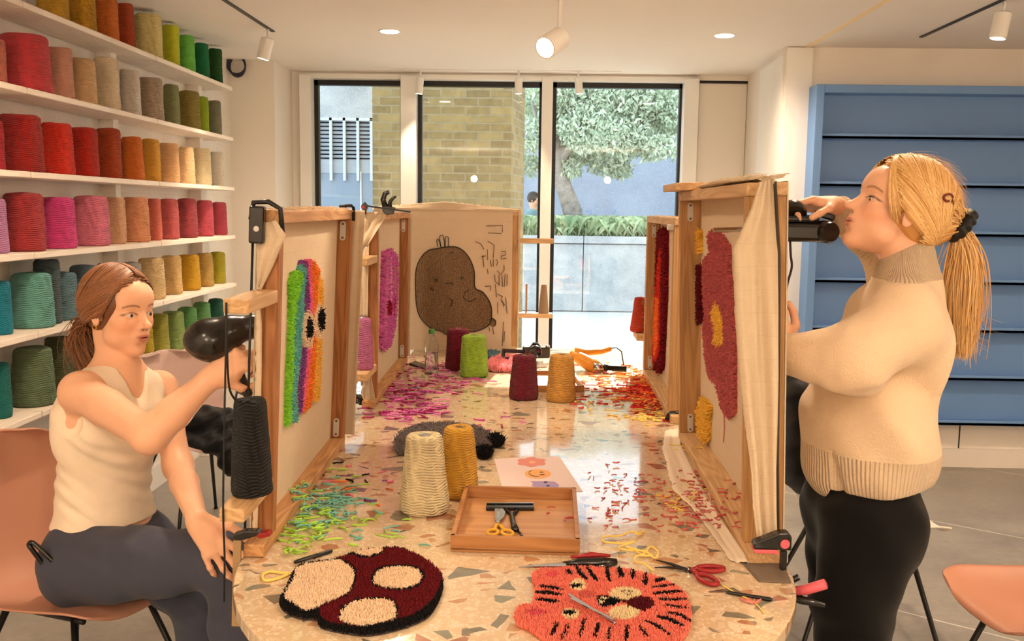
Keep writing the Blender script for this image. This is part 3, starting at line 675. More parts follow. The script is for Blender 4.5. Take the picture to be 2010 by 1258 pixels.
# ---- near left frame
NL, MNL, cx = frame('pine tufting frame at the front left with a rainbow striped blob tufted on its canvas', (-.545, 1.945), -1, .90, .722, .045, .042, .02, (M['fir'], M['fir_y']))
to2, to3, inv = plane_tools(MNL, cx, -1)
Z = lambda pts, ox=540, oy=480, s=3.3125: [(ox+a/s, oy+b/s) for a, b in pts]
GR, TE, PU, PK, OR, YE, CR, BK = (140, 214, 62), (104, 178, 172), (134, 72, 140), (240, 112, 158), (238, 132, 52), (240, 186, 78), (232, 208, 180), (12, 11, 13)
rb = [(Z([(80, 230), (95, 190), (130, 170), (160, 180), (152, 260), (132, 330), (112, 430), (104, 560), (100, 700), (96, 850), (85, 1000), (80, 1150), (62, 1180), (55, 1160), (62, 900), (75, 600), (80, 400)]), GR),
 (Z([(130, 172), (145, 130), (180, 140), (182, 230), (168, 300), (162, 430), (152, 500), (148, 640), (152, 690), (127, 850), (117, 950), (132, 1060), (125, 1150), (80, 1145), (82, 1000), (94, 850), (99, 600), (112, 430), (148, 270), (155, 185)]), TE),
 (Z([(150, 105), (196, 130), (196, 230), (202, 330), (192, 425), (163, 445), (165, 300), (180, 220), (180, 150), (145, 125)]), PU), (Z([(150, 680), (184, 665), (177, 760), (163, 900), (158, 1080), (122, 1100), (114, 950), (124, 850)]), PU),
 (Z([(185, 100), (212, 105), (222, 300), (228, 430), (198, 440), (196, 320), (190, 200)]), PK), (Z([(183, 664), (218, 640), (206, 760), (190, 900), (165, 1080), (150, 1090), (160, 900), (175, 780)]), PK),
 (Z([(207, 100), (240, 120), (268, 170), (258, 230), (250, 400), (240, 480), (243, 700), (230, 850), (212, 1050), (170, 1085), (160, 1060), (186, 880), (202, 730), (218, 620), (225, 440), (215, 300)]), OR),
 (Z([(262, 180), (290, 260), (290, 390), (285, 600), (275, 850), (270, 990), (250, 1015), (225, 1000), (230, 860), (241, 700), (240, 600), (236, 470), (248, 400), (254, 240)]), YE),
 (Z(ell(190, 550, 40, 125)), CR), (Z(ell(262, 500, 36, 118)), CR), (Z(ell(198, 547, 25, 76)), BK), (Z(ell(277, 487, 27, 74)), BK)]
tag(tufts('tufted_pattern', rb, to2, to3, .0034, .012, NL, seed=3), 'rainbow stripes in cut pile with two cream eyes')
arms(NL, -1, .045, 0, M['pine_y'])
def Wp(Mw, x, y, z): return Mw @ Vector((x, y, z))
# flap and frayed edges of the cloth
yk = -.012
def fl(px, py, Yv=1.93): return at(px, py, Y=Yv)
cloth('cloth_flap', [fl(506, 440), fl(505, 480), fl(503, 530), fl(500, 575)], [fl(542, 432), fl(562, 462), fl(536, 520), fl(508, 578)], M['canvas'], NL, amp=.004, inv=inv, rows=30, seed=2)
cloth('cloth_flap', [fl(500, 560), fl(500, 700), fl(501, 900), fl(496, 1050)], [fl(508, 560), fl(514, 640), (fl(511, 900)), fl(505, 1052)], M['canvas'], NL, amp=.003, inv=inv, rows=60, cols=3, rag=.02, seed=3)
def edge_strip(par, inv, Mw, s, L, H, w, wid, seed, z0=.03):
    cloth('cloth_edge', [Wp(Mw, s*(w-.0), L+.004, H), Wp(Mw, s*(w), L+.004, z0)], [Wp(Mw, -s*wid, L+.006, H), Wp(Mw, -s*wid*.8, L+.01, z0)], M['canvas'], par, amp=.004, inv=inv, rows=90, cols=8, rag=.0, seed=seed)
    fuzz('frayed_threads', [Wp(Mw, -s*wid, L+.006, H), Wp(Mw, -s*wid*.8, L+.01, z0)], 130, .008, M['canvas'], par, inv, seed)
edge_strip(NL, inv, MNL, -1, .90, .722, .045, .034, 4)
fuzz('frayed_threads', [Wp(MNL, -.02, .03, .722), Wp(MNL, -.02, .45, .726), Wp(MNL, -.02, .9, .722)], 500, .012, M['canvas'], NL, inv, 5)
# black corner clamps and screw box on the near top corner
cm = MB().box((-.056, -.034, .652), (-.004+.0-.022, -.008, .728)).build('corner_block', M['blackplastic'], NL, bevel=.004)
MB().lathe([(.0001, .003), (.005, .002), (.006, 0)], 14, (-.04, -.034, .682), R=Matrix.Rotation(math.pi/2, 3, 'X')).build('screw_head', M['steel'], cm)
MB().tube([(-.055, -.02, .70), (-.05, -.02, .735), (-.02, -.02, .738), (.004, -.015, .725), (.008, -.01, .672)], .0055, 8).build('elastic_strap', M['blackmetal'], NL, smooth=True)
MB().tube([(-.03, .84, .73), (.0, .86, .735), (.006, .87, .728), (.007, .87, .69)], .005, 8).build('elastic_strap', M['blackmetal'], NL, smooth=True)
MB().tube([(-.052, -.012, .70), (-.054, -.012, .4), (-.055, -.012, .04)], .003, 6).build('edge_cord', M['blackmetal'], NL, smooth=True)
# ---- far left frame
FL, MFL, cx = frame('pine tufting frame at the back left with a magenta tufted shape', (-.56, 3.425), -1, .985, .71, .045, .012, .012, (M['fir'], M['fir_y']))
to2, to3, inv = plane_tools(MFL, cx, -1)
Z = lambda pts, ox=660, oy=340, s=2.62: [(ox+a/s, oy+b/s) for a, b in pts]
mg = [(Z([(230, 405), (270, 396), (298, 430), (301, 560), (294, 700), (285, 790), (262, 880), (235, 908), (218, 900), (222, 700), (228, 500)]), (206, 104, 176)),
 (Z([(235, 420), (250, 415), (248, 640), (240, 860), (225, 880), (226, 700)]), (214, 120, 176)), (Z([(255, 430), (262, 430), (266, 640), (258, 660)]), (226, 160, 198)),
 (Z([(280, 470), (290, 480), (286, 600), (276, 640)]), (190, 140, 120)), (Z(ell(252, 690, 16, 40)), (150, 14, 50)), (Z([(275, 640), (284, 650), (272, 740)]), (140, 14, 60))]
tag(tufts('tufted_pattern', mg, to2, to3, .006, .02, FL, seed=4), 'magenta looped pile shape')
arms(FL, -1, .045, 0, M['pine_y'])
def fl2(px, py): return at(px, py, Y=3.40)
cloth('cloth_flap', [fl2(717, 418), fl2(704, 460), fl2(694, 500)], [fl2(762, 414), fl2(748, 440), fl2(724, 480)], M['canvas'], FL, amp=.005, inv=inv, rows=24, seed=7)
cloth('cloth_flap', [fl2(697, 500), fl2(703, 560), fl2(706, 622)], [fl2(724, 480), fl2(722, 560), fl2(722, 622)], M['canvas'], FL, amp=.004, inv=inv, rows=24, seed=8)
cloth('cloth_flap', [fl2(716, 735), fl2(709, 770), fl2(712, 785)], [fl2(728, 735), fl2(734, 770), fl2(738, 790)], M['canvas'], FL, amp=.004, inv=inv, rows=24, seed=9)
edge_strip(FL, inv, MFL, -1, .985, .71, .045, .012, 10)
# ---- near right frame
NR, MNR, cx = frame('pale pine tufting frame at the front right with a dusty pink tufted shape', (.468, 1.955), 1, 1.03, .79, .082, -.034, -.02, (M['pine'], M['pine_y']), pw=.03, canvas_x=.066, near_ext=.05)
to2, to3, inv = plane_tools(MNR, cx, 1)
Z = lambda pts, ox=1150, oy=340, s=2.516: [(ox+a/s, oy+b/s) for a, b in pts]
DP, YW_, DR = (186, 92, 94), (236, 186, 74), (94, 14, 28)
pk = [(Z([(615, 310), (640, 280), (690, 310), (720, 360), (724, 500), (740, 600), (748, 900), (748, 1180), (715, 1210), (680, 1150), (655, 1040), (620, 1010), (600, 900), (590, 780), (600, 700), (590, 560), (590, 440), (625, 395)]), DP),
 (Z([(655, 630), (692, 700), (699, 840), (670, 855), (640, 840), (652, 780), (632, 690)]), YW_)]
tag(tufts('tufted_pattern', pk, to2, to3, .0036, .012, NR, seed=5, streak=.08), 'dusty pink pile with a yellow centre')
o2 = [(Z([(558, 282), (580, 285), (580, 390), (548, 398)]), YW_), (Z([(552, 460), (588, 460), (584, 730), (556, 742), (550, 600)]), DR), (Z([(590, 1110), (630, 1150), (622, 1200), (618, 1310), (600, 1330), (572, 1290), (565, 1180)]), YW_)]
tag(tufts('tufted_petals', o2, to2, to3, .0036, .018, NR, seed=6), 'yellow and dark red pile patches')
cl = MB(); 
def pn(px, py, h=.003): a, b = to2(px, py); return Vector((cx-h, a, b))
cl.tube([pn(1423, 808), pn(1424, 840), pn(1422, 868)], .0015, 5)
cl.build('loose_thread', plain(DP, .8), NR)
def fr(px, py, Y=1.925): return at(px, py, Y=Y)
cloth('cloth_flap', [fr(*p) for p in ((1490, 357), (1474, 408), (1448, 467), (1438, 491), (1443, 618), (1452, 737), (1462, 830), (1473, 920), (1476, 993), (1485, 1069))],
      [fr(*p) for p in ((1519, 352), (1526, 410), (1527, 500), (1527, 620), (1526, 737), (1524, 830), (1522, 920), (1523, 1000), (1524, 1046))], M['canvas'], NR, amp=.0075, freq=1.1, inv=inv, rows=120, cols=22, rag=.001, seed=12)
MB().tube([inv @ fr(*p) for p in ((1521, 356), (1529, 500), (1528, 700), (1526, 900), (1527, 1046))], .0035, 6).build('edge_cord', plain((60, 50, 42), .8), NR, smooth=True)
cloth('cloth_edge', [Wp(MNR, .0, -.01, .796), Wp(MNR, .0, .7, .80)], [Wp(MNR, .085, -.01, .80), Wp(MNR, .085, .7, .80)], M['canvas'], NR, amp=.004, freq=1.0, nrm=(0, 0, 1), inv=inv, rows=40, rag=.01, seed=13)
fuzz('frayed_threads', [Wp(MNR, .04, -.01, .80), Wp(MNR, .04, .4, .805), Wp(MNR, .04, .7, .80)], 500, .016, M['canvas'], NR, inv, 14)
MB().box((-.045, .76, .7905), (.06, 1.05, .812)).build('spare_board', M['pine_y'], NR, bevel=.002)
# loose cloth strip lying on the table by the base bar
lt = lambda px, py, z=TZ+.004: at(px, py, Z=z)
o = cloth('canvas_strip', [lt(*p) for p in ((1305, 845), (1300, 880), (1320, 960), (1370, 1010), (1420, 1080), (1432, 1098))], [lt(*p) for p in ((1332, 838), (1336, 875), (1375, 950), (1425, 1030), (1468, 1095), (1470, 1106))], plain((226, 208, 184), .9, name='thin_cloth'), None, amp=.0022, freq=1.2, nrm=(0, 0, 1), rows=60, cols=10, rag=.004, seed=15)
tag(o, 'loose strip of thin cream cloth lying along the base of the front right frame', 'cloth strip')
# ---- far right frame
FR, MFR, cx = frame('narrow pine tufting frame at the back right with dark red and orange tufting', (.497, 3.27), 1, .92, .708, .062, -.0, -.02, (M['pine'], M['pine_y']), pw=.034, near_ext=.07)
to2, to3, inv = plane_tools(MFR, cx, 1)
Z = lambda pts, ox=1220, oy=400, s=2.734: [(ox+a/s, oy+b/s) for a, b in pts]
rd = [(Z([(200, 170), (240, 130), (256, 150), (252, 500), (242, 700), (234, 880), (215, 908), (195, 880), (188, 700), (180, 480), (190, 300)]), (120, 12, 26)),
 (Z([(222, 260), (236, 240), (232, 500), (228, 800), (205, 850), (186, 840), (182, 600), (200, 480)]), (206, 48, 30)), (Z([(205, 500), (222, 520), (218, 760), (195, 830), (190, 640)]), (238, 120, 50)),
 (Z([(175, 138), (200, 146), (190, 334), (172, 322)]), YW_), (Z([(158, 545), (178, 560), (184, 925), (152, 925), (144, 700)]), YW_)]
tag(tufts('tufted_pattern', rd, to2, to3, .006, .02, FR, seed=8), 'dark red pile with orange and yellow streaks')
edge_strip(FR, inv, MFR, 1, .92, .708, .062, .0, 16)
fuzz('frayed_threads', [Wp(MFR, .03, .0, .708), Wp(MFR, .03, .9, .708)], 200, .012, M['canvas'], FR, inv, 17)
MB().box((-.02, .02, .664), (.03, .05, .684)).build('metal_clasp', M['steel'], FR, bevel=.002)
# ---- back frame, canvas facing the camera
BX0, BX1, BYY = at(735, 500, Y=4.82).x, at(1017, 500, Y=4.82).x, 4.82
BKW = BX1-BX0
BKf = thing('tufting_loom', 'tufting frame across the far end of the table with a brown tufted blob', 'tufting frame', (BX0, BYY, TZ+.0005), 0, 'tufting frames clamped to the table'); BH = .728
MB().box((0, .0, 0), (BKW, .045, .028)).build('base_bar', M['pine_x'], BKf, bevel=.003)
MB().box((0, .0, BH-.03), (BKW, .045, BH)).build('top_bar', M['pine_x'], BKf, bevel=.003)
MB().box((0, 0, .028), (.036, .045, BH-.03)).build('post', M['pine'], BKf, bevel=.002)
MB().box((BKW-.036, 0, .028), (BKW, .045, BH-.03)).build('post', M['pine'], BKf, bevel=.002)
MB().box((-.002, -.004, .0), (BKW-.03, -.001, BH)).build('canvas', M['canvas'], BKf)
for z in (.558, .175): MB().box((BKW+.0005, -.01, z), (BKW+.18, .035, z+.025)).build('yarn_arm', M['pine_x'], BKf, bevel=.002)
inv = Matrix.Translation(-Vector((BX0, BYY, TZ+.0005)))
dw = MB().lathe([(.005, 0), (.005, .15)], 10, (BKW+.045, .01, .2)).build('dowel', M['pine'], BKf, smooth='auto')
cloth('cloth_edge', [Vector((BX0-.01, BYY-.008, TZ+BH-.01)), Vector((BX1+.01, BYY-.008, TZ+BH-.01))], [Vector((BX0-.01, BYY+.03, TZ+BH+.004)), Vector((BX0+BKW*.5, BYY+.0, TZ+BH+.036)), Vector((BX1+.01, BYY+.03, TZ+BH+.002))], M['canvas'], BKf, amp=.002, nrm=(0, 0, 1), inv=inv, rows=60, cols=6, rag=.0, seed=21)
fuzz('frayed_threads', [Vector((BX0, BYY, TZ+BH+.006)), Vector((BX0+BKW*.5, BYY, TZ+BH+.034)), Vector((BX1, BYY, TZ+BH+.004))], 300, .01, M['canvas'], BKf, inv, 22)
cloth('cloth_edge', [Vector((BX1-.002, BYY-.004, TZ+BH)), Vector((BX1-.002, BYY-.006, TZ+.02))], [Vector((BX1+.012, BYY-.01, TZ+BH)), Vector((BX1+.006, BYY-.01, TZ+.02))], M['canvas'], BKf, amp=.003, inv=inv, rows=60, cols=3, rag=.02, seed=23)
Z = lambda pts, ox=780, oy=380, s=3.145: [(ox+a/s, oy+b/s) for a, b in pts]
cyb = BYY-.0045
def to2b(px, py): p = at(px, py, Y=cyb); return p.x-BX0, p.z-TZ
def to3b(a, b, h): return np.stack([a, cyb-BYY-h+0*a, b], 1)
blob = [(240, 340), (310, 328), (380, 335), (440, 390), (475, 480), (480, 580), (530, 610), (575, 680), (582, 760), (560, 815), (480, 850), (400, 850), (310, 870), (270, 850), (200, 825), (140, 760), (118, 680), (112, 560), (118, 460), (150, 390), (195, 350)]
def smooth_closed(P, n=4):
    out = []; N = len(P)
    for i in range(N):
        p0, p1, p2, p3 = P[i-1], P[i], P[(i+1) % N], P[(i+2) % N]
        for k in range(n):
            t = k/n; out.append(tuple(.5*((2*p1[c])+(-p0[c]+p2[c])*t+(2*p0[c]-5*p1[c]+4*p2[c]-p3[c])*t*t+(-p0[c]+3*p1[c]-3*p2[c]+p3[c])*t**3) for c in (0, 1)))
    return out
bs = smooth_closed(blob)
BR = (140, 104, 70)
tag(tufts('tufted_pattern', [(Z(bs), BR), (Z(ell(585, 795, 26, 26)), BR), (Z(ell(238, 535, 13, 13)), BK), (Z(ell(398, 520, 11, 11)), BK), (Z(ell(246, 805, 7, 7)), BK), (Z(ell(340, 365, 7, 6)), BK)], to2b, to3b, .0026, .003, BKf, seed=9, cream=.55, rag=.1, var=.05, lean=.05), 'brown streaky stitching')
ln = MB()
def pb(px, py, h=.0045): a, b = to2b(px, py); return Vector((a, cyb-BYY-h, b))
def l3(pts, r=.0022, closed=False): ln.tube([pb(*p) for p in Z(pts)], r, 5, closed=closed)
l3(bs, .0026, True)
for L in ([(250, 330), (243, 290), (250, 280), (262, 300), (268, 330)], [(270, 330), (262, 280), (265, 258), (280, 256), (290, 290), (292, 328)], [(296, 328), (296, 270), (306, 264), (316, 272), (316, 328)],
          [(300, 560), (310, 550), (322, 556), (335, 550), (345, 560)], [(445, 595), (415, 610), (408, 640), (425, 662), (455, 665), (488, 645)], [(325, 645), (338, 660), (335, 690), (320, 695)], [(205, 590), (218, 580)], [(212, 598), (226, 590)],
          [(566, 780), (590, 770), (608, 790), (604, 815), (590, 822)]): l3(L, .002)
ln.build('outline_stitching', M['blackmetal'], BKf)
ln = MB(); Lb = [[(548, 200), (650, 197), (648, 240)], [(560, 243), (640, 246)], [(482, 297), (515, 310), (535, 345)], [(558, 293), (570, 300), (598, 318), (592, 398)], [(528, 380), (534, 455)], [(520, 390), (545, 384)], [(556, 345), (556, 410)], [(640, 360), (668, 356), (668, 378), (640, 385), (640, 405), (672, 400)],
  [(575, 410), (580, 452)], [(592, 405), (592, 450)], [(610, 405), (620, 420), (612, 445)], [(556, 465), (560, 495)], [(615, 475), (640, 500), (660, 470), (658, 440)], [(600, 500), (604, 545), (630, 560)], [(628, 500), (628, 570)], [(645, 505), (650, 575)], [(665, 495), (660, 575)], [(678, 500), (676, 570)], [(540, 572), (578, 570), (576, 600)], [(605, 560), (612, 640)], [(618, 620), (650, 635), (640, 660), (665, 690)], [(668, 640), (678, 740)], [(620, 670), (620, 740)], [(650, 660), (655, 700)], [(655, 790), (650, 900), (648, 940)], [(662, 850), (658, 915)], [(588, 825), (596, 870)], [(565, 822), (570, 850)]]
for L in Lb: l3(L, .0018)
ln.build('brown_writing_stitches', plain((96, 66, 40), .8), BKf)
# yarn cones on the frame shelves
def cone(px, pb_, ptop, w_, col, label, X=None, Y=None, Z=None, name='yarn_cone', taper=.72, seed=0, hole=True, loc=None, group='yarn cones on the table and frames', rot=0, tube=None):
    p = loc or at(px, pb_, Z=TZ) if Z is None else at(px, pb_, Y=Y)
    D = w_*p.y/FPX*1.0; h = (at(px, ptop, Y=p.y).z-p.z)
    o = cone_mesh(50+seed, taper, hole=hole, lumps=.01).build(name, M['yarn'], smooth=True); o.scale = (D, D, h); o.location = p; o.color = lin(col); o.rotation_euler.z = rot
    tag(o, label, 'yarn cone', group)
    if hole:
        r = .1
        c = MB().lathe([(.07, .5), (.07, .995), (.086, .995), (.086, .5)], 20).build('cardboard_tube', M['card'] if tube is None else tube, o, smooth='auto')
    return o
for fr_, px, pby, pt, w_, col, lb in ((NL, 495, 982, 781, 84, (4, 4, 5), 'large black yarn cone standing on the lower arm of the front left frame'), (FL, 715, 722, 624, 38, (214, 120, 172), 'pink yarn cone standing on the lower arm of the back left frame')):
    Yc = fr_.location.y-.125; o = cone(px, pby, pt, w_, col, lb, Y=Yc, Z=1, seed=px, hole=False, taper=.78)
    o.location.z = TZ+.13+.0285; h = at(px, pt, Y=Yc).z-o.location.z; o.scale.z = h
o = cone(1248, 655, 585, 36, (226, 74, 44), 'red-orange yarn cone standing outside behind the back right frame', Y=4.3, Z=1, seed=7, hole=False, taper=.6)
fr_x = o.location.x
o.location = (at(1254, 655, Y=4.3).x, 4.3, TZ+.13+.0285+.02); o.scale.z = at(1250, 583, Y=4.3).z-o.location.z
MB().box((-.03, .925, .15), (.062, 1.11, .1775)).build('yarn_arm', M['pine_y'], FR, bevel=.003)
o = MB().lathe([(.027, 0), (.027, .004), (.014, .145), (.0125, .145), (.0125, .02)], 24).build('cardboard_cone', plain((150, 128, 104), .8), smooth='auto', loc=(BX1+.135, BYY+.012, TZ+.2015))
tag(o, 'bare brown cardboard cone standing on the lower arm of the far frame', 'cardboard cone')
# ------------------------------------------------------------------ things on the table
cone(833, 1002, 851, 102, (240, 222, 176), 'large cream yarn cone at the left, in front of the golden one', seed=1, taper=.72, tube=M['yarn'])
cone(900, 971, 836, 82, (238, 178, 62), 'golden yellow yarn cone standing just behind the cream one', seed=2, taper=.75)
cone(1028, 782, 696, 60, (110, 12, 34), 'maroon yarn cone in the middle of the table beside the ochre one', seed=3, taper=.78)
cone(1101, 786, 695, 61, (222, 162, 76), 'ochre yarn cone in the middle of the table beside the maroon one', seed=4, taper=.78)
cone(930, 738, 657, 58, (150, 186, 52), 'lime green yarn cone near the water bottle', seed=5, taper=.84)
cone(899, 725, 644, 52, (124, 14, 44), 'crimson yarn cone behind the lime green one', seed=6, taper=.84)
T = lambda px, py, z=TZ: at(px, py, Z=z)
Zm = lambda pts, ox=480, oy=1020, s=3.865: [(ox+a/s, oy+b/s) for a, b in pts]
R_, C_, K_ = (104, 16, 24), (240, 212, 180), (14, 12, 14)
base = lambda pts: MB().prism([T(*p)+Vector((0, 0, .0005)) for p in pts], (0, 0, .004))
mo = smooth_closed([(268, 650), (310, 560), (395, 395), (500, 357), (690, 330), (830, 275), (950, 253), (1060, 245), (1150, 240), (1260, 270), (1400, 350), (1490, 440), (1500, 560), (1440, 690), (1370, 765), (1200, 835), (950, 890), (750, 870), (580, 830), (550, 775), (420, 762), (310, 712)], 3)
mush = [(Zm(mo), K_), (Zm(smooth_closed([(720, 322), (800, 300), (850, 318), (940, 326), (1030, 304), (1070, 252), (1150, 242), (1260, 272), (1400, 352), (1488, 440), (1480, 540), (1420, 650), (1340, 720), (1250, 770), (1160, 790), (1000, 840), (850, 850), (700, 830), (600, 800), (575, 740), (585, 700), (720, 640), (800, 600), (845, 500), (850, 420), (800, 370)], 3)), R_),
 (Zm([(832, 275), (950, 255), (1056, 248), (1040, 282), (940, 312), (850, 300)]), C_),
 (Zm(smooth_closed([(965, 520), (985, 425), (1090, 385), (1240, 382), (1350, 420), (1350, 515), (1250, 572), (1100, 570), (1000, 545)])), K_), (Zm(smooth_closed([(975, 515), (1000, 435), (1095, 398), (1230, 395), (1330, 430), (1332, 505), (1240, 556), (1110, 558), (1020, 535)])), C_),
 (Zm([(715, 790), (735, 705), (840, 642), (1000, 628), (1110, 634), (1165, 700), (1160, 800), (1000, 860), (760, 840)]), K_), (Zm(smooth_closed([(722, 785), (760, 705), (850, 655), (1000, 642), (1100, 650), (1138, 700), (1145, 785), (1000, 832), (890, 850), (770, 825)])), C_),
 (Zm(smooth_closed([(305, 605), (372, 480), (395, 405), (500, 368), (700, 340), (770, 370), (828, 430), (818, 540), (775, 600), (650, 660), (480, 728), (360, 670)])), C_)]
o = base(Zm(mo)).build('mushroom_rug', plain((60, 50, 46), .9)); tag(o, 'dark red and cream mushroom shaped tufted rug lying at the front left of the table', 'rug')
tufts('pile', mush, to_table(), up3(TZ+.003), .0019, .009, o, seed=11, lean=.2, rag=.3)
Zt = lambda pts, ox=960, oy=1040, s=3.35: [(ox+a/s, oy+b/s) for a, b in pts]
CO = (234, 126, 108)
to_ = smooth_closed([(282, 340), (318, 288), (430, 283), (560, 270), (700, 272), (870, 280), (1050, 318), (1200, 380), (1290, 450), (1322, 560), (1318, 650), (1270, 740), (1130, 810), (930, 850), (700, 860), (480, 830), (350, 740), (250, 668), (190, 640), (172, 575), (205, 522), (290, 515), (298, 440), (305, 395)], 3)
tg = [(Zt(to_), CO)]
for S, w_ in (([(510, 295), (525, 310), (540, 325)], 16), ([(570, 265), (600, 320), (645, 360)], 16), ([(640, 275), (680, 330), (712, 370)], 14), ([(765, 275), (778, 320), (790, 375)], 15), ([(852, 280), (862, 315), (878, 348)], 22), ([(948, 290), (942, 320), (945, 352)], 16), ([(1025, 312), (1028, 360), (1022, 402)], 16),
   ([(1090, 372), (1125, 360), (1155, 358)], 14), ([(1070, 410), (1150, 402), (1220, 395)], 8), ([(1075, 458), (1170, 445), (1265, 435)], 12), ([(1110, 490), (1200, 492), (1300, 490)], 10), ([(1160, 530), (1230, 540), (1305, 548)], 9), ([(1165, 580), (1260, 595), (1320, 635)], 12), ([(1100, 605), (1200, 630), (1282, 672)], 14), ([(1020, 630), (1110, 670), (1190, 735)], 10),
   ([(335, 403), (410, 412), (480, 425)], 10), ([(305, 445), (390, 448), (475, 462)], 14), ([(305, 490), (380, 500), (460, 506)], 13), ([(455, 648), (430, 690), (408, 735)], 13), ([(520, 655), (500, 700), (480, 760)], 10), ([(632, 622), (612, 680), (590, 740)], 11), ([(722, 652), (705, 700), (690, 740)], 14), ([(795, 672), (788, 710), (780, 780)], 10), ([(905, 660), (905, 710), (898, 770)], 14), ([(985, 665), (1010, 700), (1042, 745)], 12)):
    tg.append((Zt(stroke(S, w_)), BK))
tg += [(Zt(ell(895, 455, 105, 46)), (236, 214, 170)), (Zt(ell(885, 578, 105, 48)), (236, 214, 170)), (Zt([(870, 505), (990, 470), (1070, 488), (1088, 530), (1020, 575), (950, 552)]), (88, 14, 24)), (Zt([(705, 465), (790, 470), (885, 500), (820, 530), (760, 548), (710, 525)]), BK), (Zt([(730, 475), (780, 478), (770, 492), (735, 490)]), (236, 214, 170)), (Zt([(722, 500), (760, 505), (745, 522), (720, 520)]), (236, 214, 170)),
 (Zt(ell(585, 397, 55, 40)), (236, 214, 170)), (Zt(ell(575, 401, 42, 13)), BK), (Zt(ell(535, 588, 60, 36)), (236, 214, 170)), (Zt(ell(528, 580, 42, 17)), BK), (Zt(ell(415, 325, 40, 20)), (222, 92, 100)), (Zt(ell(310, 575, 62, 22)), (214, 88, 98)), (Zt(ell(640, 458, 62, 24)), (208, 104, 94))]
for k in range(6): tg.append((Zt(stroke([(865+k % 3*28, 440+k//3*22), (885+k % 3*28, 438+k//3*22)], 2.5)), (70, 40, 30)))
o = base(Zt(to_)).build('tiger_rug', plain((190, 90, 60), .9)); tag(o, 'orange tiger face tufted rug with black stripes at the front of the table', 'rug')
tufts('pile', tg, to_table(), up3(TZ+.003), .0019, .009, o, seed=12, lean=.2, rag=.3)
Zg = lambda pts, ox=740, oy=780, s=3.7: [(ox+a/s, oy+b/s) for a, b in pts]
go = smooth_closed([(140, 390), (150, 310), (250, 245), (400, 215), (560, 218), (700, 240), (790, 275), (835, 330), (820, 375), (720, 425), (500, 440), (200, 430)], 3)
o = base(Zg(go)).build('grey_rug', plain((70, 66, 66), .9)); tag(o, 'grey tufted rug with two black round feet behind the cream cone', 'rug')
tufts('pile', [(Zg(go), (118, 108, 106)), (Zg(ell(862, 332, 56, 40)), BK), (Zg(ell(775, 418, 58, 40)), BK)], to_table(), up3(TZ+.003), .0034, .017, o, seed=13)
Zp = lambda pts, ox=900, oy=640, s=5.29: [(ox+a/s, oy+b/s) for a, b in pts]
po = smooth_closed([(312, 445), (340, 360), (450, 335), (600, 335), (720, 360), (720, 450), (600, 478), (420, 482), (325, 470)], 3)
o = base(Zp(po)).build('pink_rug', plain((150, 90, 90), .9)); tag(o, 'small fluffy pink tufted rug under the black camera', 'rug')
tufts('pile', [(Zp(po), (240, 150, 152))], to_table(), up3(TZ+.003), .006, .02, o, seed=14)
bo = smooth_closed([(300, 330), (320, 290), (370, 285), (420, 310), (410, 350), (340, 355)], 3)
o = base(Zp(bo)).build('blue_rug', plain((60, 80, 90), .9)); tag(o, 'small blue-green tufted piece at the far end of the table', 'rug')
tufts('pile', [(Zp(bo), (96, 130, 140))], to_table(), up3(TZ+.003), .007, .02, o, seed=15)
# paper print
pp = [T(*p)+Vector((0, 0, .0006)) for p in ((970, 901), (1098, 896), (1144, 965), (988, 967))]
pa = MB().prism(pp, (0, 0, .0004)).build('paper_print', plain((226, 204, 198), .6, noise=.01)); tag(pa, 'sheet of pale pink paper printed with a flower, a smiley and a ghost', 'paper print')
Q = lambda pts, dz=.0012: [T(*p)+Vector((0, 0, dz)) for p in Zg(pts)]
pr_ = MB()
def dec(pts, dz=.0012): return MB().prism(Q(pts, dz), (0, 0, .0002))
fl_ = MB()
fp = []
for k in range(72):
    a = 2*math.pi*k/72; r = .78+.22*abs(math.sin(3*a)); fp.append((1122+112*r*math.cos(a), 472+36*r*math.sin(a)))
fl_ = dec(fp); fl_.build('printed_flower', plain((214, 132, 118), .6), pa); dec(ell(1126, 474, 24, 10), .0015).build('flower_centre', plain((232, 170, 120), .6), pa)
dec(ell(1168, 558, 96, 34)).build('printed_smiley', plain((232, 168, 96), .6), pa)
fm = MB()
for e in (ell(1195, 546, 17, 3.5), ell(1200, 565, 20, 3.5), stroke([(1128, 534), (1108, 542), (1103, 556), (1122, 570), (1150, 577), (1178, 577)], 2.4)): fm.prism(Q(e, .0015), (0, 0, .0002))
fm.build('smiley_face', plain((60, 40, 30), .6), pa)
gh = [(1115, 612), (1230, 610), (1290, 615), (1325, 640), (1310, 662), (1270, 675), (1145, 676), (1150, 668), (1128, 660), (1140, 650), (1120, 640), (1136, 630)]
dec(gh).build('printed_ghost', plain((164, 142, 190), .6), pa)
em = MB()
for e in (ell(1224, 619, 14, 6), ell(1242, 645, 14, 6)): em.prism(Q(e, .0015), (0, 0, .0002))
em.build('ghost_eyes', plain((50, 44, 70), .6), pa)
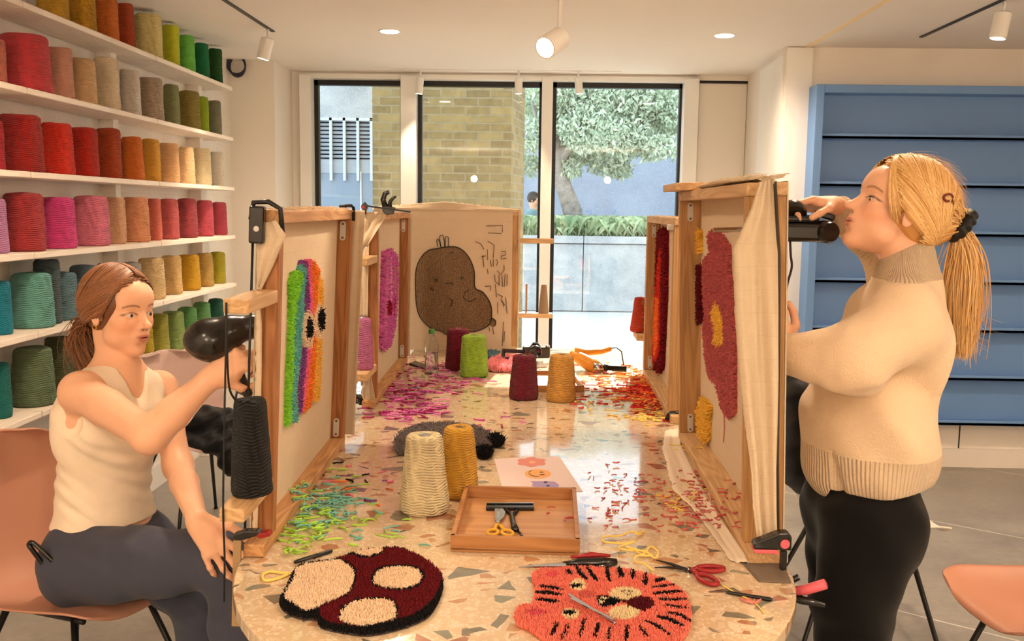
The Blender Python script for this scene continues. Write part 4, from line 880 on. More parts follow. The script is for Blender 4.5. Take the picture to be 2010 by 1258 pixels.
# wooden trays
M['beech'] = wood('beech_x', (152, 100, 56), (182, 130, 82), 0, .7, .4, knots=False); M['beech_p'] = wood('beech_panel', (178, 126, 78), (198, 148, 98), 0, .6, .4, knots=False)
def tray(c, depth_h, label, grp='wooden trays', w_=.010, rel_=None):
    fl, fr_, br, bl_ = [T(*p) for p in c]; o = thing('wooden_tray', label, 'tray', fl+Vector((0, 0, .0005)), 0, grp)
    q = [p-fl for p in (fl, fr_, br, bl_)]
    MB().prism([p+Vector((0, 0, .004)) for p in q], (0, 0, .004)).build('tray_base', M['beech_p'], o)
    for a, b in ((0, 1), (1, 2), (2, 3), (3, 0)):
        d = (q[b]-q[a]).normalized(); n = Vector((-d.y, d.x, 0))
        MB().prism([q[a], q[b], q[b]+n*w_, q[a]+n*w_], (0, 0, depth_h)).build('tray_side', M['beech'], o, bevel=.001)
    return o
tray(((884, 1083), (1138, 1091), (1130, 984), (912, 980)), .036, 'beech tray holding yellow-handled scissors and a black tool in the table centre')
tray(((1030, 770), (1147, 770), (1125, 738), (1036, 738)), .026, 'small wooden tray behind the maroon and ochre cones')
# ---- scissors and tools
M['yplastic'] = plain((214, 160, 40), .35, name='yellow_plastic'); M['chrome'] = plain((200, 200, 204), .18, 1.0, name='polished_steel')
def ring(mb, c, rx, ry, rot, r, z):
    p = []
    for k in range(20):
        a = 2*math.pi*k/20; x, y = rx*math.cos(a), ry*math.sin(a); p.append((c[0]+x*math.cos(rot)-y*math.sin(rot), c[1]+x*math.sin(rot)+y*math.cos(rot), z))
    mb.tube(p, r, 6, closed=True)
def scissors(label, piv, tips, rings, zz, mh, mbld, r=.0045, ringr=(.022, .014), bw=.008):
    o = thing('scissors', label, 'scissors', (piv.x, piv.y, zz)); pv = Vector((0, 0, 0))
    for i in (0, 1):
        tip = tips[i]-Vector((piv.x, piv.y, zz)); tip.z = .004; rc = rings[i]-Vector((piv.x, piv.y, zz)); rc.z = .006
        d = tip.normalized(); n = Vector((-d.y, d.x, 0))*(1 if i else -1)
        MB().prism([-d*.01-n*bw*.5+Vector((0, 0, .002+.002*i)), -d*.01+n*bw*.5+Vector((0, 0, .002+.002*i)), d*tip.length*.6+n*bw*.45+Vector((0, 0, .002+.002*i)), tip, d*tip.length*.6-n*bw*.35+Vector((0, 0, .002+.002*i))], (0, 0, .0018)).build('blade', mbld, o)
        h = MB(); dd = rc.normalized(); rot = math.atan2(dd.y, dd.x)
        ring(h, rc, ringr[0], ringr[1], rot, r, .006); h.tube([-d*.005+Vector((0, 0, .005)), rc*.35+Vector((0, 0, .004)), rc-dd*ringr[0]], [r*.9, r*1.1, r], 8); h.build('handle', mh, o, smooth=True)
    MB().lathe([(.005, .001), (.005, .0085), (.0001, .009)], 12).build('pivot_screw', M['chrome'], o)
    return o
s1 = scissors('yellow-handled duckbill scissors lying in the beech tray', T(977, 1030, TZ+.01), [T(974, 995, TZ+.01), T(981, 996, TZ+.01)], [T(967, 1049, TZ+.01), T(996, 1050, TZ+.01)], TZ+.009, M['yplastic'], M['chrome'], ringr=(.018, .012), r=.004)
MB().prism([Vector(p)-Vector((s1.location)) for p in [T(*q, TZ+.014) for q in ((972, 1022), (971, 1000), (974, 994), (986, 998), (992, 1006), (989, 1016), (982, 1022))]], (0, 0, .002)).build('duckbill_blade', M['chrome'], s1)
scissors('dark red handled scissors lying open on the table near the pencil', T(1352, 1122), [T(1288, 1104), T(1285, 1119)], [T(1394, 1122), T(1388, 1143)], TZ+.0005, M['red_plastic'], M['blackmetal'], ringr=(.028, .014), r=.005, bw=.011)
# black squeegee-like carving guide
o = thing('yarn_trimmer_tool', 'black T-shaped tool with a metal edge lying in the beech tray', 'hand tool', T(1000, 998, TZ+.009)); b0 = o.location.copy(); q = lambda px, py, dz=.0: T(px, py, TZ+.012)-b0+Vector((0, 0, dz))
MB().bar(q(954, 998), q(1048, 998), .016, .012).build('bar', M['blackplastic'], o, bevel=.002)
MB().bar(q(955, 993), q(1048, 993), .005, .016).build('metal_edge', M['chrome'], o)
hb = MB(); hb.tube([q(992, 1001), q(1004, 1010), q(1008, 1030), q(1012, 1041)], [.005, .006, .007, .009], 8).tube([q(1016, 1001), q(1008, 1010)], [.004, .005], 8).tube([q(1012, 1038), q(1022, 1047), q(1028, 1057)], [.003, .003, .002], 6); hb.build('handle', M['blackplastic'], o, smooth=True)
# black-red snips at the front, spring scissors
o = thing('thread_snips', 'black and red long thread snips lying above the tiger rug', 'snips', T(1115, 1120)); b0 = o.location.copy(); q = lambda px, py, dz=.008: T(px, py)-b0+Vector((0, 0, dz))
MB().prism([q(1017, 1122), q(1110, 1112), q(1112, 1121)], (0, 0, .003)).build('blade', M['chrome'], o)
MB().tube([q(1104, 1114), q(1140, 1112), q(1180, 1112), q(1210, 1110)], [.004, .011, .012, .007], 10).build('handle', M['blackplastic'], o, smooth=True)
MB().tube([q(1120, 1110, .018), q(1160, 1107, .02), q(1198, 1107, .018)], [.003, .0065, .003], 8).build('grip_inlay', M['red_plastic'], o, smooth=True)
MB().tube([q(1170, 1121, .006), q(1192, 1119, .006), q(1200, 1126, .006)], [.006, .008, .005], 8).build('thumb_loop', M['blackplastic'], o, smooth=True)
# tweezers on the tiger
o = thing('tweezers', 'steel tweezers lying across the tiger rug', 'tweezers', T(1190, 1200, TZ+.022)); b0 = o.location.copy(); q = lambda px, py, dz=0.: T(px, py, TZ+.02)-b0+Vector((0, 0, dz))
MB().bar(q(1116, 1166), q(1208, 1224), .006, .0018).build('arm', M['chrome'], o); MB().bar(q(1120, 1178, .004), q(1205, 1221, .004), .006, .0018).build('arm', M['chrome'], o)
# pens and pencil
def pen(a, b, label, r=.0042, cap=True, cat='pen', name='pen'):
    p, q_ = T(*a)+Vector((0, 0, r+.0005)), T(*b)+Vector((0, 0, r+.0005)); d = (q_-p); o = thing(name, label, cat, p); L = d.length; R = d.to_track_quat('Z', 'Y').to_matrix()
    MB().lathe([(.0001, 0), (r*.7, .001), (r, .01), (r, L*.6)], 12, R=R).build('barrel', M['blackplastic'], o, smooth='auto'); MB().lathe([(r*1.08, L*.6), (r*1.08, L-.004), (r*.6, L), (.0001, L)], 12, R=R).build('cap', M['blackmetal'], o, smooth='auto')
pen((577, 1108), (652, 1085), 'black marker pen lying between the left frame and the mushroom rug', name='marker_pen')
pen((1424, 1166), (1516, 1181), 'black pencil lying at the right edge of the table', .0036, cat='pencil', name='pencil')
# ---- yarn scraps
def scraps(name, label, spots, cols, seed, parent=None, ln=.02, r=.0016, curl=.5):
    """spots: (px, py, sx_px, sy_px, n, [z])"""
    g = random.Random(seed); mb = MB(); cc = []
    for sp_ in spots:
        px, py, sx, sy, n = sp_[:5]; z0 = sp_[5] if len(sp_) > 5 else TZ; ci = sp_[6] if len(sp_) > 6 else None
        for _ in range(n):
            p = at(px+g.gauss(0, sx), py+g.gauss(0, sy), Z=z0); a = g.uniform(0, 6.28); L = ln*g.uniform(.5, 1.4); k = g.gauss(0, curl)*2; h = z0+r+abs(g.gauss(0, .004))*(1 if n > 30 else .3)
            pts = []
            for i in range(4):
                pts.append(Vector((p.x, p.y, h+.002*math.sin(i+a)))); p = p+Vector((math.cos(a), math.sin(a), 0))*L/3; a += k*.6
            n0 = len(mb.v); mb.tube(pts, r*g.uniform(.8, 1.4), 5); c = np.array(lin((cols if ci is None else ci)[g.randrange(len(cols if ci is None else ci))])[:3])*g.uniform(.85, 1.1); cc += [c]*(len(mb.v)-n0)
    mb.c = np.array(cc); o = mb.build(name, M['vcol'], smooth=True); return tag(o, label, 'yarn scraps', kind='stuff')
TEc, GRc = (124, 190, 176), (176, 222, 84)
scraps('yarn_scraps', 'aqua and lime yarn scraps scattered beside the front left frame', [(640, 985, 34, 16, 100, TZ, [TEc]), (615, 1020, 36, 20, 75, TZ, [TEc, GRc, GRc]), (590, 1060, 30, 22, 36, TZ, [GRc]), (730, 1030, 60, 25, 22, TZ, [GRc, TEc]), (700, 960, 60, 30, 18, TZ, [(20, 20, 24), (130, 70, 130), (236, 130, 60), (240, 120, 150)]), (600, 960, 20, 14, 24, TZ+.03, [GRc, TEc]), (660, 920, 30, 20, 12, TZ, [(20, 20, 24), GRc])], [TEc], 1, ln=.034, r=.002)
scraps('yarn_scraps', 'magenta and pink yarn scraps heaped beside the back left frame', [(815, 785, 36, 16, 110), (870, 745, 35, 12, 60), (805, 812, 34, 8, 70), (860, 722, 30, 8, 60), (770, 760, 22, 14, 50), (950, 830, 60, 30, 14)], [(196, 84, 156), (224, 140, 184), (150, 20, 80), (206, 110, 176)], 2, ln=.048, r=.0024)
scraps('yarn_scraps', 'red, orange and yellow yarn scraps heaped at the foot of the back right frame', [(1266, 768, 22, 13, 240, TZ, [(190, 24, 40), (236, 92, 42), (232, 120, 60)]), (1262, 745, 28, 9, 80, TZ, [(244, 190, 90), (238, 140, 60)]), (1200, 775, 40, 18, 80, TZ, [(206, 60, 60), (240, 200, 120)]), (1280, 795, 14, 8, 60, TZ, [(200, 40, 40), (240, 180, 90)]), (1180, 735, 40, 12, 40, TZ, [(244, 190, 90), (236, 120, 70)]), (1280, 820, 24, 5, 26, TZ, [(236, 206, 110)])], [(190, 24, 40)], 3, ln=.045, r=.0024)
scraps('yarn_scraps', 'dusty pink yarn snippets scattered beside the front right frame', [(1385, 985, 26, 26, 120), (1310, 970, 50, 28, 55), (1230, 960, 50, 30, 34), (1200, 1000, 40, 20, 16), (1430, 985, 14, 30, 30, TZ+.03), (1330, 1020, 30, 14, 24), (1100, 1010, 24, 10, 5, TZ+.014)], [(192, 88, 88), (206, 106, 100)], 4, ln=.017, r=.0018, curl=.15)
scraps('yarn_scraps', 'short yellow yarn threads by the base of the front right frame', [(1345, 972, 20, 10, 22), (1350, 880, 14, 3, 6, TZ+.03), (1330, 995, 20, 10, 10)], [(238, 204, 98)], 6, ln=.03, r=.0015)
M['ythread'] = plain((238, 204, 106), .8, name='yellow_thread')
def squiggle(name, label, pts, r, mat, cat='yarn', amp=0, z=TZ, seed=0, lift=.0):
    g = random.Random(seed); P = [T(*p, z)+Vector((0, 0, r+.0005+lift*abs(math.sin(i*1.7)))) for i, p in enumerate(pts)]
    o = MB().tube(catmull(P, 8), r, 7).build(name, mat, smooth=True); return tag(o, label, cat)
def catmull(P, n=6):
    out = []
    for i in range(len(P)-1):
        a, b, c, d = P[max(i-1, 0)], P[i], P[i+1], P[min(i+2, len(P)-1)]
        for k in range(n):
            t = k/n; out.append(.5*((2*b)+(c-a)*t+(2*a-5*b+4*c-d)*t*t+(3*b-a-3*c+d)*t**3))
    return out+[P[-1]]
Zy = lambda pts: [(960+a/3.35, 1040+b/3.35) for a, b in pts]
squiggle('yarn_tangle', 'tangled length of yellow yarn beside the black scissors', Zy([(1020, 20), (960, 50), (1000, 40), (930, 35), (860, 55), (760, 65), (750, 95), (870, 108), (960, 100), (870, 120), (860, 150), (960, 150), (1010, 185), (1060, 120), (1110, 170), (1090, 200), (1030, 165), (950, 150), (900, 130), (1000, 160), (1070, 185), (970, 195), (960, 220), (1020, 250), (1080, 280)]), .0022, M['ythread'], lift=.006)
squiggle('yarn_loop', 'yellow yarn loop lying by the left edge of the table', [(626, 1120), (600, 1128), (560, 1128), (530, 1125), (516, 1132), (520, 1142), (540, 1140), (565, 1131)], .0028, M['ythread'])
squiggle('yarn_thread', 'thin yellow thread running under the pencil at the right', Zy([(1525, 365), (1640, 430), (1740, 480), (1810, 555)]), .0014, M['ythread'])
o = MB()
for k in range(7): o.tube([T(1477, 1187)+Vector((0, 0, .003)), T(1477, 1187)+Vector((-.012+.004*k, .008+.006*math.sin(k), .004)), T(1477, 1187)+Vector((-.02+.007*k, .02+.003*math.cos(k*2), .003))], .0016, 5)
tag(o.build('yarn_tuft', plain((222, 130, 118), .8), smooth=True), 'little pink tuft of yarn beside the pencil', 'yarn')
# ---- water bottle, phone, camera
def clear(name, c, ior=1.4):
    t = NT(name); t.base(c, .03); t.b.inputs['Transmission Weight'].default_value = 1; t.b.inputs['IOR'].default_value = ior; return t.m
p = T(847, 733); k = (at(847, 646, Y=p.y).z-p.z)/.2; o = thing('water_bottle', 'clear plastic water bottle with a green cap', 'bottle', p+Vector((0, 0, .0005)))
prof = [(.0001, .004), (.024, 0), (.03, .005), (.031, .02), (.029, .03), (.031, .04), (.03, .07), (.0275, .08), (.0275, .095), (.031, .105), (.031, .13), (.026, .15), (.015, .168), (.0115, .176), (.0115, .185)]
MB().lathe([(r*k, z*k) for r, z in prof]+[((r-.0012)*k if r > .01 else r, (z+.001)*k) for r, z in prof[::-1]][:-1], 28).build('bottle_body', clear('clear_plastic', (.95, .98, 1, 1)), o, smooth=True)
MB().lathe([(.0001, .006*k)]+[((r-.002)*k, z*k+.001) for r, z in prof[2:9]]+[(.0001, .1*k)], 28).build('water', clear('water', (.97, .99, 1, 1), 1.33), o, smooth=True)
MB().lathe([(.0135*k, .18*k), (.0135*k, .196*k), (.012*k, .2*k), (.0001, .2*k)], 20).build('cap', plain((70, 150, 70), .4), o, smooth='auto')
o = MB().prism([T(*q)+Vector((0, 0, .0005)) for q in ((803, 716), (815, 711), (848, 722), (836, 727))], (0, 0, .008)).build('smartphone', M['blackplastic'], bevel=.002); tag(o, 'black smartphone lying behind the water bottle', 'phone')
# camera
p = T(1040, 712); o = thing('digital_camera', 'black mirrorless camera with strap standing on the pink rug', 'camera', p+Vector((0, 0, .022))); c_ = p+Vector((0, 0, .022))
def rx(px, py, Y): return at(px, py, Y=Y)-c_
Yc = p.y; a, b = rx(1025, 716, Yc), rx(1080, 682, Yc)
MB().box((a.x, -.0, 0), (b.x, .04, b.z)).build('body', M['blackplastic'], o, bevel=.006)
vz = b.z; MB().prism([(.0, .0, vz), (.052, 0, vz), (.038, 0, vz+.02), (.014, 0, vz+.02)], (0, .035, 0)).build('viewfinder_hump', M['blackplastic'], o, bevel=.003)
lr = MB().lathe([(.026, .0), (.026, .02), (.03, .022), (.03, .045), (.027, .048), (.022, .044), (.0001, .036)], 28, (.026, 0, .036), R=Matrix.Rotation(math.pi/2, 3, 'X')).build('lens', M['blackplastic'], o, smooth='auto')
MB().lathe([(.0305, .028), (.0315, .03), (.0305, .032)], 28, (.026, 0, .036), R=Matrix.Rotation(math.pi/2, 3, 'X')).build('lens_ring', M['chrome'], lr, smooth=True)
MB().lathe([(.01, 0), (.01, .008), (.0001, .008)], 16, (b.x-.012, .02, vz)).build('dial', M['chrome'], o)
cloth('strap', [rx(1030, 686, Yc)+c_, rx(985, 684, Yc-.02)+c_, rx(984, 700, Yc-.04)+c_, rx(998, 706, Yc-.06)+c_], [rx(1030, 694, Yc)+c_, rx(992, 692, Yc-.02)+c_, rx(990, 702, Yc-.04)+c_, rx(1000, 700, Yc-.06)+c_], M['blackmetal'], o, amp=.001, inv=Matrix.Translation(-c_), rows=24, cols=3, rag=0)
# yellow tufting gun at the far right
p = T(1180, 728); c_ = p.copy(); o = thing('tufting_gun', 'orange-yellow tufting gun with a black side handle lying at the far end of the table', 'tufting gun', c_); Yc = p.y
OY = plain((236, 160, 54), .4, name='orange_plastic'); g_ = lambda px, py, dy=0: at(px, py, Y=Yc+dy)-c_
MB().tube([g_(1120, 694, .05), g_(1140, 704, .03), g_(1160, 716, 0), g_(1175, 724, -.02)], [.02, .03, .034, .028], 12).build('motor_body', OY, o, smooth=True)
MB().tube([g_(1128, 690, .05), g_(1150, 692, .06), g_(1180, 690, .08), g_(1198, 684, .1)], [.02, .016, .014, .013], 10).build('grip', OY, o, smooth=True)
MB().tube([g_(1197, 684, .1), g_(1210, 682, .1), g_(1220, 690, .09), g_(1224, 716, .05)], .003, 6).build('cord', M['blackmetal'], o, smooth=True)
MB().tube([g_(1166, 722, -.02), g_(1186, 724, -.03)], [.03, .018], 14).build('gear_housing', M['chrome'], o, smooth=True)
MB().tube([g_(1186, 722, -.03), g_(1192, 722, -.03), g_(1193, 722, -.03), g_(1230, 724, -.04)], [.018, .018, .012, .012], 14).build('side_handle', M['blackmetal'], o, smooth=True)
# squeeze clamp on the far left frame
c_ = at(765, 408, Y=3.38); o = thing('squeeze_clamp', 'black squeeze bar clamp with curved trigger gripping the top of the back left frame', 'clamp', c_, group='clamps'); g_ = lambda px, py, dy=0: at(px, py, Y=3.38+dy)-c_
MB().bar(g_(720, 404), g_(806, 416), .012, .006).build('bar', M['blackmetal'], o)
MB().prism([g_(750, 403), g_(775, 407), g_(772, 420), g_(758, 422), (g_(750, 415))], (0, .03, 0)).build('sliding_jaw', M['blackplastic'], o, bevel=.002)
MB().tube([g_(756, 405), g_(752, 392), g_(756, 380), g_(764, 377)], [.011, .01, .009, .007], 8).build('grip', M['blackplastic'], o, smooth=True)
MB().tube([g_(765, 406), g_(766, 396), g_(772, 388), g_(778, 386)], [.009, .007, .006, .004], 8).build('trigger', M['blackplastic'], o, smooth=True)
MB().prism([g_(708, 404), g_(716, 396), g_(722, 404), g_(716, 422)], (0, .02, 0)).build('fixed_jaw', M['blackplastic'], o, bevel=.002)
MB().box((g_(709, 404).x, -.004, -.004), (g_(716, 404).x, .02, .006)).build('jaw_pad', M['red_plastic'], o)
# clamp on near left base (black + red jaw, flat brass-coloured bar)
Yk = 1.87; c_ = at(465, 1052, Y=Yk); o = thing('bar_clamp', 'bar clamp with black jaw and red pad holding the front left frame to the table', 'clamp', c_, group='clamps'); g_ = lambda px, py, dy=0: at(px, py, Y=Yk+dy)-c_
MB().prism([g_(456, 1050), g_(480, 1042), g_(505, 1042), g_(512, 1050), g_(480, 1060), g_(458, 1066)], (0, .022, 0)).build('upper_jaw', M['blackplastic'], o, bevel=.003)
MB().prism([g_(500, 1048), g_(527, 1045), g_(530, 1053), g_(508, 1058)], (0, .022, 0)).build('jaw_pad', M['red_plastic'], o, bevel=.002)
MB().bar(g_(466, 1060), g_(463, 1228), .016, .006, up=(0, 1, 0)).build('bar', plain((178, 150, 112), .35, .7), o)
MB().prism([g_(454, 1152), g_(476, 1150), g_(478, 1166), g_(455, 1168)], (0, .024, 0)).prism([g_(476, 1150), g_(497, 1146), g_(497, 1158), g_(478, 1166)], (0, .024, 0)).build('lower_jaw', M['blackplastic'], o, bevel=.002)
# clamp on near right frame (black with pink)
Yk = 1.86; c_ = at(1530, 1060, Y=Yk); o = thing('quick_clamp', 'black and pink quick clamp holding the front right frame to the table edge', 'clamp', c_, group='clamps'); g_ = lambda px, py, dy=0: at(px, py, Y=Yk+dy)-c_
PKm = plain((214, 96, 108), .4, name='pink_plastic')
MB().prism([g_(1480, 1066), g_(1530, 1047), g_(1548, 1046), g_(1555, 1054), g_(1554, 1082), (g_(1530, 1080)), g_(1480, 1078)], (0, .026, 0)).build('upper_jaw', M['blackplastic'], o, bevel=.003)
MB().lathe([(.0001, .002), (.009, .002), (.0098, 0)], 20, g_(1541, 1068, -.001), R=Matrix.Rotation(math.pi/2, 3, 'X')).build('pink_cap', PKm, o)
MB().prism([g_(1478, 1079), g_(1526, 1080), g_(1530, 1088), g_(1482, 1086)], (0, .024, 0)).build('upper_pad', PKm, o, bevel=.001)
MB().bar(g_(1538, 1080, .013), g_(1531, 1290, .013), .011, .016, up=(0, 1, 0)).build('bar', M['blackmetal'], o)
MB().prism([g_(1541, 1148), g_(1553, 1150), g_(1553, 1196), g_(1540, 1198)], (0, .03, 0)).build('lower_jaw', PKm, o, bevel=.003)
MB().tube([g_(1552, 1160, .012), g_(1580, 1158, .0), g_(1620, 1146, -.02)], [.009, .0105, .0105], 12).build('pink_handle', PKm, o, smooth=True)
MB().tube([g_(1550, 1170, .012), g_(1575, 1178, .0), g_(1620, 1188, -.02)], [.009, .009, .005], 10).tube([g_(1552, 1140, .02), g_(1568, 1132, .02)], [.007, .007], 10).build('trigger', M['blackplastic'], o, smooth=True)
# felt mat under that clamp
ft = cloth('felt_mat', [T(1455, 1103, TZ+.002), T(1490, 1141, TZ+.002)], [T(1535, 1100, TZ+.003), T(1553, 1142, TZ+.004)], plain((112, 96, 80), .95, bump=.4, bscale=400), None, amp=.0006, rows=14, cols=8, rag=0, nrm=(0, 0, 1), thick=.003)
tag(ft, 'brown felt pad under the front right frame at the table edge', 'felt pad')
# second clamp at the far right frame base and near the far left base
for (px, py, Y_, lb) in ((1308, 818, 3.24, 'black clamp with a red jaw at the base of the back right frame'), (712, 785, 3.38, 'black clamp at the foot of the back left frame')):
    c_ = at(px, py, Y=Y_); o = thing('bar_clamp', lb, 'clamp', c_, group='clamps'); s_ = 1 if px > 1000 else -1
    MB().tube([(0, 0, -.01), (s_*.012, 0, .012), (s_*.04, 0, .014), (s_*.065, 0, -.01)], [.007, .01, .01, .007], 8).build('upper_jaw', M['blackplastic'], o, smooth=True)
    MB().box((-.012, -.008, -.018), (.03*s_ if s_ > 0 else -.0, .012, -.010)).build('jaw_pad', M['red_plastic'] if s_ > 0 else M['blackmetal'], o)
    MB().bar((s_*.062, 0, .0), (s_*.06, 0, -.16), .014, .006, up=(0, 1, 0)).build('bar', M['blackmetal'], o)
# ------------------------------------------------------------------ smooth body surfaces
class SDF:
    """signed distance volume, blended shape by shape, turned into one continuous mesh"""
    def __init__(s, lo, hi, h):
        s.lo = np.array(lo, float); s.h = h; s.n = np.ceil((np.array(hi)-s.lo)/h).astype(int)+1; s.a = np.full(s.n, .06, np.float32)
    def _sub(s, lo, hi, m):
        i0 = np.maximum(np.floor((np.array(lo)-m-s.lo)/s.h).astype(int), 0); i1 = np.minimum(np.ceil((np.array(hi)+m-s.lo)/s.h).astype(int)+1, s.n)
        if (i1 <= i0).any(): return None, None
        g = [(np.arange(i0[k], i1[k])*s.h+s.lo[k]).astype(np.float32) for k in range(3)]
        return tuple(slice(a, b) for a, b in zip(i0, i1)), np.meshgrid(*g, indexing='ij')
    def _put(s, sl, d, k, op):
        a = s.a[sl]; k = max(k, 1e-5)
        if op == 'u': h = np.maximum(k-np.abs(a-d), 0)/k; s.a[sl] = np.minimum(a, d)-h*h*k*.25
        elif op == 's': d = -d; h = np.maximum(k-np.abs(a-d), 0)/k; s.a[sl] = np.maximum(a, d)+h*h*k*.25
        elif op == 'd': s.a[sl] = a+d
    def cap(s, a, b, ra, rb, k=.02, op='u', flat=None):
        a, b = np.array(a, float), np.array(b, float); R = max(ra, rb)
        sl, g = s._sub(np.minimum(a, b)-R, np.maximum(a, b)+R, .035+k)
        if sl is None: return s
        ba = b-a; L = max(ba@ba, 1e-12); p = [g[i]-a[i] for i in range(3)]; t = np.clip((p[0]*ba[0]+p[1]*ba[1]+p[2]*ba[2])/L, 0, 1)
        q = [p[i]-t*ba[i] for i in range(3)]
        if flat is not None:
            ax, f = np.array(flat[0], float), flat[1]; ax = ax/np.linalg.norm(ax); c = q[0]*ax[0]+q[1]*ax[1]+q[2]*ax[2]; q = [q[i]+ax[i]*c*(1/f-1) for i in range(3)]
        d = np.sqrt(q[0]**2+q[1]**2+q[2]**2)-(ra+(rb-ra)*t)
        if flat is not None: d = d*min(1, flat[1]*1.1)
        s._put(sl, d, k, op); return s
    def chain(s, pts, rs, k=.02, **kw):
        for i in range(len(pts)-1): s.cap(pts[i], pts[i+1], rs[i], rs[i+1], .010 if i else k, **kw)
        return s
    def ell(s, c, r, B=None, k=.02, op='u'):
        c, r = np.array(c, float), np.array(r, float); R = r.max(); sl, g = s._sub(c-R, c+R, .035+k)
        if sl is None: return s
        p = [g[i]-c[i] for i in range(3)]
        if B is not None: p = [p[0]*B[i][0]+p[1]*B[i][1]+p[2]*B[i][2] for i in range(3)]
        k0 = np.sqrt((p[0]/r[0])**2+(p[1]/r[1])**2+(p[2]/r[2])**2); k1 = np.sqrt((p[0]/r[0]**2)**2+(p[1]/r[1]**2)**2+(p[2]/r[2]**2)**2)+1e-6
        s._put(sl, k0*(k0-1)/k1, k, op); return s
    def disp(s, fn, band=.03):
        sl, g = s._sub(s.lo, s.lo+s.n*s.h, 0); m = np.abs(s.a) < band
        s.a[m] += fn(g[0][m], g[1][m], g[2][m]).astype(np.float32); return s
    def mesh(s, name, mat, parent=None, colfn=None, origin=None, relax=2):
        a = s.a; ins = a < 0; h = s.h
        c = np.zeros(tuple(s.n-1), np.uint8)
        for i in (0, 1):
            for j in (0, 1):
                for k in (0, 1): c += ins[i:s.n[0]-1+i, j:s.n[1]-1+j, k:s.n[2]-1+k]
        act = np.argwhere((c > 0) & (c < 8)); idx = np.full(c.shape, -1, np.int32); idx[tuple(act.T)] = np.arange(len(act))
        pos = np.zeros((len(act), 3)); cnt = np.zeros(len(act)); co = [(i, j, k) for i in (0, 1) for j in (0, 1) for k in (0, 1)]
        val = {q: a[tuple((act+q).T)] for q in co}
        for p in co:
            for ax in range(3):
                if p[ax] == 0:
                    q = tuple(1 if i == ax else p[i] for i in range(3)); va, vb = val[p], val[q]; m = (va < 0) != (vb < 0)
                    t = va[m]/(va[m]-vb[m]); P = np.tile(np.array(p, float), (m.sum(), 1)); P[:, ax] = t; pos[m] += P; cnt[m] += 1
        v = (act+pos/cnt[:, None])*h+s.lo; F = []
        for ax in range(3):
            o = [i for i in range(3) if i != ax]; n = s.n; sh = [slice(1, n[i]-1) for i in range(3)]; sh[ax] = slice(0, n[ax]-1); s2 = list(sh); s2[ax] = slice(1, n[ax])
            A, B = ins[tuple(sh)], ins[tuple(s2)]; e = np.argwhere(A != B); fl = A[tuple(e.T)]; off = np.ones(3, int); off[ax] = 0; e = e+off
            qs = []
            for d in ((0, 0), (-1, 0), (-1, -1), (0, -1)):
                w_ = e.copy(); w_[:, o[0]] += d[0]; w_[:, o[1]] += d[1]; qs.append(idx[tuple(w_.T)])
            q = np.stack(qs, 1); rev = fl if ax == 1 else ~fl; q[rev] = q[rev][:, ::-1]; F.append(q)
        F = np.concatenate(F, 0); F = F[(F >= 0).all(1)]; F = F[:, ::-1]
        for _ in range(relax):
            acc = np.zeros_like(v); n_ = np.zeros(len(v))
            for k in range(4):
                i, j = F[:, k], F[:, (k+1) % 4]
                for cc in range(3): acc[:, cc] += np.bincount(i, v[j, cc], len(v))+np.bincount(j, v[i, cc], len(v))
                n_ += np.bincount(i, minlength=len(v))+np.bincount(j, minlength=len(v))
            v = v*.5+.5*acc/np.maximum(n_, 1)[:, None]
        org = np.array(origin if origin is not None else (0, 0, 0), float)
        cols = colfn(v) if colfn else None
        o = np_mesh(name, v-org, F, mat, parent, True, cols)
        if parent is None: o.location = org
        return o
def basis(d, n):
    d = np.array(d, float); d /= np.linalg.norm(d); n = np.array(n, float); n -= d*(n@d); n /= np.linalg.norm(n); return d, n, np.cross(n, d)
def unit(v): v = np.array(v, float); return v/np.linalg.norm(v)
def hand(S, wrist, d, n, side, curl, thumb=None, sc=1.0, spread=.0, k=.005):
    """d towards the fingers, n out of the palm, side=+1/-1 puts the thumb on +-(n x d)"""
    w_ = np.array(wrist, float); d, n, s = basis(d, n); s = s*side
    kn = w_+d*.085*sc
    S.cap(w_, w_+d*.03*sc, .024*sc, .026*sc, .015, flat=(n, .72))
    for q in (-1, 0, 1): S.cap(w_+d*.015*sc+s*q*.012*sc, kn-d*.008*sc+s*q*.021*sc, .017*sc, .013*sc, .012)
    S.cap(w_+d*.02*sc+s*.014*sc+n*.006, w_+d*.05*sc+s*.026*sc+n*.008, .016*sc, .012*sc, .012)
    Ls = [(.040, .025, .019), (.044, .028, .020), (.041, .026, .019), (.032, .020, .016)]
    tips = []
    for i in range(4):
        b = kn+s*(.030-.020*i)*sc+d*(.0, .004, .001, -.007)[i]*sc; a = 0; p = b; dd0 = unit(d+s*spread*(1.5-i)); r = (.0088, .009, .0086, .0075)[i]*sc
        cu = curl[i] if hasattr(curl[0], '__len__') else curl
        for j in range(3):
            a += cu[j]; dd = dd0*math.cos(a)+n*math.sin(a); q = p+dd*Ls[i][j]*sc; r2 = r*(.92 if j < 2 else .8); S.cap(p, q, r, r2, k if j else .008); r = r2; p = q
        tips.append(p)
    td = thumb or ((.7, .75, .25), (.9, .25, .35), (1, -.1, .4))
    p = w_+d*.022*sc+s*.024*sc+n*.006; r = .0125*sc
    for j, L in enumerate((.040, .032, .024)):
        dd = unit(d*td[j][0]+s*td[j][1]+n*td[j][2]); q = p+dd*L*sc; r2 = r*(.82 if j == 0 else .88); S.cap(p, q, r, r2, .01 if j == 0 else .004); p = q; r = r2
    return tips
